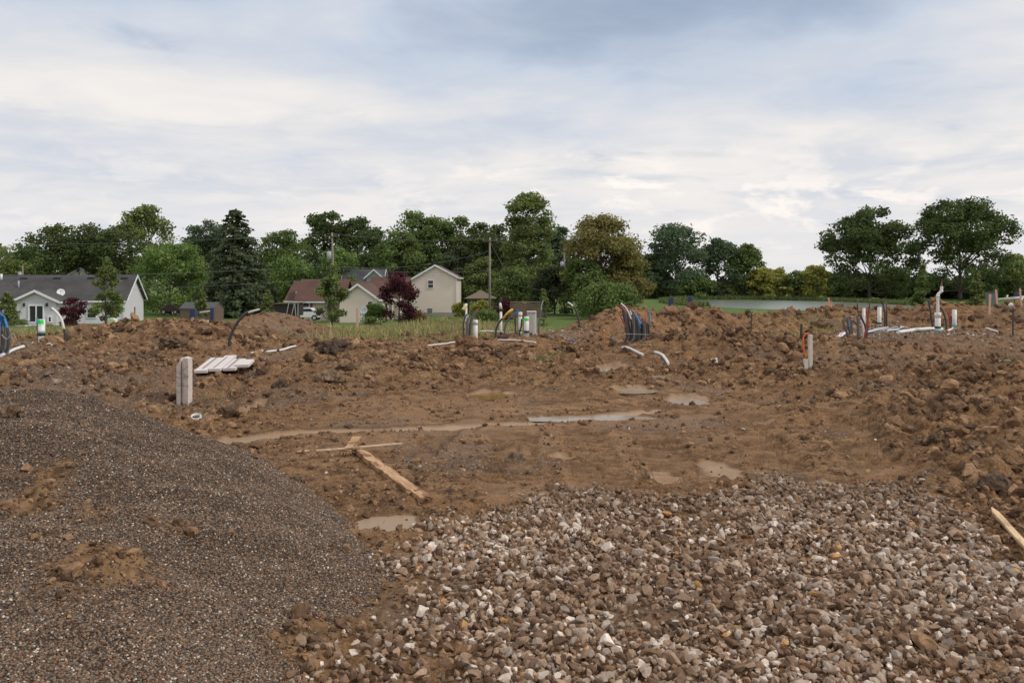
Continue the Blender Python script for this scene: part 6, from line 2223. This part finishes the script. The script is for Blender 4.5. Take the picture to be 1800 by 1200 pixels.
for k_ in range(11):   # splinters at the ends
    y_ = -.04 + .08 * rg.random()
    if k_ < 6:
        MB().prism([(L - .02, y_ - .006, .0), (L + .03 + .06 * rg.random(), y_, .006), (L - .02, y_ + .006, .0)], (0, 0, .009)).build('splinter', 'split_wood', pl)
    else:
        MB().prism([(.02, y_ - .006, .0), (-.03 - .05 * rg.random(), y_ + .01, .01), (.02, y_ + .006, .0)], (0, 0, .009)).build('splinter', 'split_wood', pl)
qa, qb = lay(627, 776, 630, 800, .03)
Q = (qb - qa).length
p2 = thing('splintered_board', 'short upright splintered board end at the head of the broken plank', 'board', qa)
mb = MB()
w0 = 15 * qa.y / F / 2 * 1.0
zt_ = .02
v, f = [], []
for i in range(9):
    t_ = i / 8
    top_ = [(-w0 * (1 - .1 * t_) + .003 * rg.normal(), -Q * t_ * .9, .045 - .03 * t_ + .003 * rg.normal()), (w0 * (.9 + .1 * math.sin(i)) + .003 * rg.normal(), -Q * t_ * .9, .05 - .03 * t_)]
    v += [top_[0], top_[1], (top_[1][0], top_[1][1], top_[1][2] - .04), (top_[0][0], top_[0][1], top_[0][2] - .04)]
for i in range(8):
    for k_ in range(4):
        a_, b_ = i * 4 + k_, i * 4 + (k_ + 1) % 4
        f.append((a_, b_, b_ + 4, a_ + 4))
f += [(3, 2, 1, 0), (32, 33, 34, 35)]
mb.add(v, f).build('board', 'split_wood', p2)
for k_ in range(6):
    x_ = -w0 + 2 * w0 * (k_ + .5) / 6
    MB().prism([(x_ - .007, -.01, .02), (x_ + .007, -.01, .02), (x_ + .004 * rg.normal(), .03 + .05 * rg.random(), .045)], (0, 0, .012)).build('splinter', 'split_wood', p2)
    MB().prism([(x_ - .006, -Q * .88, .0), (x_ + .006, -Q * .88, .0), (x_ - .01, -Q * .9 - .05 * rg.random(), -.03)], (0, 0, .01)).build('splinter', 'split_wood', p2)
la, lb_ = lay(556, 793, 708, 779, .075)
sl_ = thing('wooden_lath', 'thin pale lath lying across the broken plank', 'lath', la)
sl_.rotation_euler = (lb_ - la).to_track_quat('X', 'Z').to_euler()
Ls = (lb_ - la).length
MB().prism([(0, -.019, 0), (Ls * .9, -.017, 0), (Ls, -.002, 0), (Ls * .9, .017, 0), (0, .019, 0)], (0, 0, .012)).build('lath', 'lath_wood', sl_)
la, lb_ = lay(524, 795, 543, 793, .01)
o = MB().box(0, (lb_ - la).length, -.018, .018, 0, .012).build('lath_offcut', 'lath_wood')
o.location = la
o.rotation_euler = (lb_ - la).to_track_quat('X', 'Z').to_euler()
tag(o, 'short lath end sticking from the mud left of the lath', 'lath')
la, lb_ = lay(1743, 893, 1815, 975, .05)
sl_ = thing('pointed_stake', 'pointed fresh wooden stake lying at the right edge of the gravel', 'stake', la)
sl_.rotation_euler = (lb_ - la).to_track_quat('X', 'Z').to_euler()
Ls = (lb_ - la).length * 1.15
MB().prism([(0, -.004, 0), (.0, .004, 0), (.11, .022, 0), (Ls, .022, 0), (Ls, -.022, 0), (.11, -.022, 0)], (0, 0, .02)).build('stake', 'fresh_wood', sl_, bevel=.002)
# white plastic scrap and rocks
def rock(px, py, wpx, label, col, seed, flatk=.7, name='rock', smooth=False, tmpl=None):
    xx, Yd, z = _solve_flat(px, py)
    sz = wpx * Yd / F / 2
    if tmpl is None:
        v, f = stone_template(seed, ICO3, 12, .03)
        v = v.copy()
        v[:, 2] *= flatk
        v *= 1.1
        cl = np.tile(np.array(col), (len(v), 1))
    else:
        rg = np.random.default_rng(seed)
        V, Fc, Cc, off = [], [], [], 0
        for i in range(16):
            v, f = clod_template(seed + i, ICO3 if i == 0 else ICO2)
            k_ = .75 if i == 0 else rg.uniform(.16, .42)
            q = rg.uniform(0, 6.28)
            rd = 0 if i == 0 else rg.uniform(.35, 1.0)
            v = v * k_ * np.array([1, 1, 1.25])
            v = v + np.array([math.cos(q) * rd, math.sin(q) * rd * .7, (0 if i == 0 else (.45 * (1 - rd) - .12))])
            V.append(v); Fc.append(f + off); off += len(v)
            Cc.append(np.tile(np.array(col) * rg.uniform(.75, 1.3), (len(v), 1)))
        v, f, cl = np.concatenate(V), np.concatenate(Fc), np.concatenate(Cc)
    me = mesh_from(name, v * sz, f, smooth)
    setcol(me, 'col', cl)
    o = mobj(name, me, 'stone' if tmpl is None else 'soil_clod')
    o.location = (xx, Yd, SURF(xx, Yd) + sz * flatk * .25)
    return tag(o, label, 'rock' if tmpl is None else 'clod')


rock(191, 625, 24, 'pale tan boulder lying at the foot of the left dirt mound', (.40, .33, .24), 1)
rock(92, 689, 52, 'flat dark slab stone lying left of the gravel heap crest', (.16, .12, .09), 2, .35)
rock(100, 672, 34, 'pale topped flat slab behind the dark slab stone', (.36, .30, .24), 3, .3)
rock(88, 662, 26, 'dark grey slab stone left behind the gravel heap', (.15, .13, .12), 4, .4)
rock(1027, 552, 15, 'upright tan boulder on the left end of the berm', (.27, .19, .12), 5, 1.3)
rock(1071, 546, 18, 'pale cream lump of stone on the berm left of the conduit fan', (.50, .42, .34), 6, .8)
rock(519, 739, 12, 'small yellow brown stone on the smooth mud', (.34, .22, .11), 7, .6)
rock(1317, 803, 13, 'pale two toned stone on the wheel track', (.42, .38, .32), 8, .6)
rock(1539, 773, 8, 'small white stone in the churned mud', (.60, .56, .48), 9, .9)
rock(1620, 848, 15, 'pale stone at the foot of the right dirt mound', (.40, .33, .26), 10, .7)
rock(1641, 744, 17, 'brown flat stone among the right clods', (.33, .23, .16), 11, .6)
rock(1677, 775, 11, 'whitish stone in the right clods', (.50, .44, .37), 12, .7)
rock(720, 812, 18, 'dark grey stone right of the broken plank', (.10, .095, .09), 13, .55)
rock(733, 813, 9, 'light grey stone touching the dark stone right of the plank', (.38, .34, .30), 14, .8)
rock(1293, 566, 20, 'blackish lump of earth on the right berm', (.035, .03, .028), 15, 1.0, 'earth_lump', False, 1)
for px, py, w, c, lb in ((579, 672, 50, (.17, .115, .075), 'large rough clay lump in the middle left of the mud'), (496, 682, 36, (.12, .085, .06), 'dark clay lump left of the large rough lump'),
                         (592, 620, 60, (.11, .08, .06), 'dark ragged clod heap behind the large rough lump'), (441, 661, 34, (.12, .09, .068), 'dark crumbly clod before the foam sheets'),
                         (300, 613, 46, (.13, .09, .06), 'dark hollow clod on the slope of the left mound'), (868, 622, 22, (.21, .14, .08), 'upright tan clod slab in the centre clump'),
                         (846, 617, 40, (.10, .075, .058), 'dark clod heap before the short capped pipe'), (1750, 860, 60, (.12, .085, .06), 'big dark clod at the head of the pointed stake'),
                         (1715, 790, 44, (.15, .10, .07), 'rounded clod on the right mound above the pointed stake'), (1640, 790, 24, (.14, .10, .07), 'small clod left of the right mound'),
                         (1655, 870, 16, (.19, .14, .10), 'small brown clod at the gravel edge under the right mound'), (905, 806, 44, (.13, .095, .07), 'loose heap of crumbly soil on the tracks behind the gravel'),
                         (520, 848, 22, (.13, .10, .07), 'brown clod at the right slope of the gravel heap'), (65, 838, 22, (.21, .145, .09), 'tan clod lying in the pea gravel at the left'),
                         (145, 905, 24, (.20, .14, .09), 'tan clod in the pea gravel above the mud smear'), (20, 915, 44, (.19, .13, .085), 'large clod in the pea gravel at the left edge'),
                         (805, 1035, 46, (.20, .14, .085), 'clay lump lying on the left part of the gravel bed'), (757, 965, 26, (.17, .12, .08), 'small clay lump on the gravel bed edge below the plank'),
                         (1285, 1112, 40, (.21, .145, .085), 'clay lump pressed in the gravel near the bottom'), (1190, 588, 40, (.16, .11, .07), 'brown clod on the slope right of the conduit fan'),
                         (1210, 572, 36, (.22, .155, .10), 'tan flat faced clod on the berm slope'), (1270, 577, 30, (.20, .135, .085), 'brown clod on the berm left of the black lump'), (1150, 585, 24, (.2, .14, .085), 'clod right beside the conduit fan')):
    rock(px, py, w, lb, c, int(px), .75, 'clod', False, 1)


# ================================================================== weeds, grass, straw
def blades(name, x, y, h, w, col, label, m='blade', lean=.35, kind='stuff', cat='weeds', parent=None, zoff=-.03, up=None):
    n = len(x)
    z = surf(x, y) + zoff if up is None else up
    q = rng.uniform(0, 2 * math.pi, n)
    dx, dy = np.cos(q) * w / 2, np.sin(q) * w / 2
    lx, ly = rng.normal(0, lean, n) * h, rng.normal(0, lean, n) * h
    b0 = np.stack([x - dx, y - dy, z], 1)
    b1 = np.stack([x + dx, y + dy, z], 1)
    m0 = np.stack([x - dx * .7 + lx * .35, y - dy * .7 + ly * .35, z + h * .55], 1)
    m1 = np.stack([x + dx * .7 + lx * .35, y + dy * .7 + ly * .35, z + h * .55], 1)
    tp = np.stack([x + lx, y + ly, z + h * (1 - .35 * (lx ** 2 + ly ** 2) / h ** 2)], 1)
    V = np.stack([b0, b1, m1, m0, tp], 1).reshape(-1, 3)
    i = np.arange(n)[:, None] * 5
    Fq = np.concatenate([i + np.array([[0, 1, 2]]), i + np.array([[0, 2, 3]]), i + np.array([[3, 2, 4]])])
    me = mesh_from(name, V, Fq, False)
    setcol(me, 'col', np.repeat(col, 5, 0))
    o = mobj(name, me, m, parent)
    return tag(o, label, cat, kind=kind)


N = 60000
wx_, wy_ = rng.uniform(-16, 4.5, N), rng.uniform(19.5, 40, N)
cm = masks(wx_, wy_)
clu = fbm(wx_, wy_, 1.1, 3, 201)
ok = rng.random(N) < cm[2] * sstep(clu, -.25, .15) * .9
bumpv = np.zeros(N)
for px, Yd, rx, ry, h, rot in BUMPS[:4]:
    bumpv = np.maximum(bumpv, bump(wx_, wy_, PX(px, Yd), Yd, rx, ry, 1))
ok &= bumpv < .35
ok &= (PX(470, 1) * wy_ < wx_) | (wy_ > 30) | (wx_ < -8.5)
wx_, wy_ = wx_[ok], wy_[ok]
pg = np.array([(.38, .34, .14), (.25, .30, .09), (.46, .36, .19), (.19, .25, .07), (.40, .30, .17)])
cc = pg[rng.choice(5, len(wx_), p=[.3, .25, .18, .15, .12])] * rng.uniform(.7, 1.3, (len(wx_), 1))
blades('weeds', wx_, wy_, rng.uniform(.10, .34, len(wx_)), rng.uniform(.012, .03, len(wx_)), cc, 'tan and green weeds growing on the level ground before the houses')
N = 9000
wx_, wy_ = rng.uniform(-12.5, -7.5, N), rng.uniform(15.5, 24, N)
cm = masks(wx_, wy_)
ok = (rng.random(N) < cm[2] * .5) & (wx_ < PX(150, 1) * wy_)
wx_, wy_ = wx_[ok], wy_[ok]
cc = pg[rng.choice(5, len(wx_), p=[.3, .25, .18, .15, .12])] * rng.uniform(.8, 1.3, (len(wx_), 1))
blades('weeds', wx_, wy_, rng.uniform(.08, .22, len(wx_)), rng.uniform(.010, .02, len(wx_)), cc, 'dry yellow weeds behind the left pipes')
N = 6000   # weeds on the right field
wx_, wy_ = rng.uniform(6.2, 10.5, N), rng.uniform(19.5, 23.5, N)
ok = rng.random(N) < .75 * sstep(fbm(wx_, wy_, .9, 3, 207), -.15, .2)
wx_, wy_ = wx_[ok], wy_[ok]
cc = pg[rng.choice(5, len(wx_), p=[.35, .2, .25, .1, .1])] * rng.uniform(.8, 1.3, (len(wx_), 1))
blades('weeds', wx_, wy_, rng.uniform(.06, .22, len(wx_)), rng.uniform(.010, .02, len(wx_)), cc, 'sparse yellowing weeds round the orange stake')


def tuft(px, py, n, h, spread, cols, label, cat='grass tuft', name='grass_tuft', lean=.5):
    xx, Yd, z = _solve_flat(px, py)
    x_ = xx + rng.normal(0, spread, n)
    y_ = Yd + rng.normal(0, spread * 1.2, n)
    cc = np.array(cols)[rng.integers(0, len(cols), n)] * rng.uniform(.8, 1.2, (n, 1))
    o = blades(name, x_, y_, rng.uniform(.4, 1, n) * h, rng.uniform(.006, .012, n), cc, label, lean=lean, kind=None, cat=cat)
    return o


tuft(952, 636, 150, .22, .12, [(.13, .19, .05), (.20, .22, .08)], 'green grass tuft in the mud before the centre cluster')
tuft(980, 628, 60, .16, .10, [(.16, .18, .06), (.24, .2, .1)], 'thin yellowing grass tuft right of the green one')
tuft(382, 702, 60, .24, .09, [(.48, .37, .20), (.36, .27, .15)], 'dry straw tuft sticking up right of the upright boards', lean=.6)
tuft(365, 722, 50, .14, .14, [(.42, .33, .18), (.30, .24, .14)], 'flattened straw right of the upright boards', lean=1.0)
tuft(490, 600, 120, .18, .22, [(.14, .19, .05), (.2, .2, .08)], 'green weed patch on the valley floor left of the big weeds')
tuft(1383, 548, 160, .30, .16, [(.10, .14, .05), (.14, .17, .07)], 'dark green weed clump on the right berm before the pond')
tuft(1310, 545, 70, .22, .12, [(.10, .14, .05), (.16, .17, .07)], 'small weed clump on the berm left of the larger one')
tuft(1040, 556, 60, .35, .12, [(.16, .2, .08), (.12, .16, .05)], 'thin tall weeds on the left end of the berm')
tuft(1718, 665, 16, .14, .05, [(.45, .38, .25)], 'few dry stalks on the right mound', lean=.8)
tuft(150, 893, 26, .08, .05, [(.45, .36, .22)], 'dry stalks on the clod in the pea gravel', lean=.9)
tuft(118, 572, 60, .30, .18, [(.42, .33, .18), (.30, .26, .12)], 'tall dry stalks beyond the left conduits')
tuft(1470, 560, 60, .22, .2, [(.25, .22, .09), (.2, .2, .08)], 'yellow weeds at the foot of the orange stake')
# reeds on the far bank of the pond
N = 9000
q = rng.uniform(-.2, 3.6, N)
rr_ = rng.uniform(1.03, 1.17, N)
wx_ = PONDC[0] + PONDC[2] * rr_ * np.cos(q)
wy_ = PONDC[1] + PONDC[3] * rr_ * np.sin(q)
cc = np.array([(.10, .15, .045), (.14, .19, .06), (.18, .20, .08)])[rng.integers(0, 3, N)] * rng.uniform(.75, 1.25, (N, 1))
blades('reeds', wx_, wy_, rng.uniform(.7, 1.5, N), rng.uniform(.12, .3, N), cc, 'band of green reeds along the far bank of the pond', lean=.15, cat='reeds', zoff=-.3)
# fine dry stalks and roots strewn on the mud
N = 500
a = np.radians(rng.uniform(-34, 34, N)); r = np.exp(rng.uniform(math.log(5), math.log(18), N))
wx_, wy_ = r * np.sin(a), r * np.cos(a)
ok = pile_h(wx_, wy_) < .02
wx_, wy_ = wx_[ok], wy_[ok]
cc = np.array([(.34, .25, .15), (.22, .15, .09), (.12, .08, .05)])[rng.integers(0, 3, len(wx_))]
blades('straw', wx_, wy_, rng.uniform(.04, .12, len(wx_)), rng.uniform(.004, .008, len(wx_)), cc, 'dry stalks and root ends strewn over the churned mud', lean=1.5, cat='straw', zoff=.01)
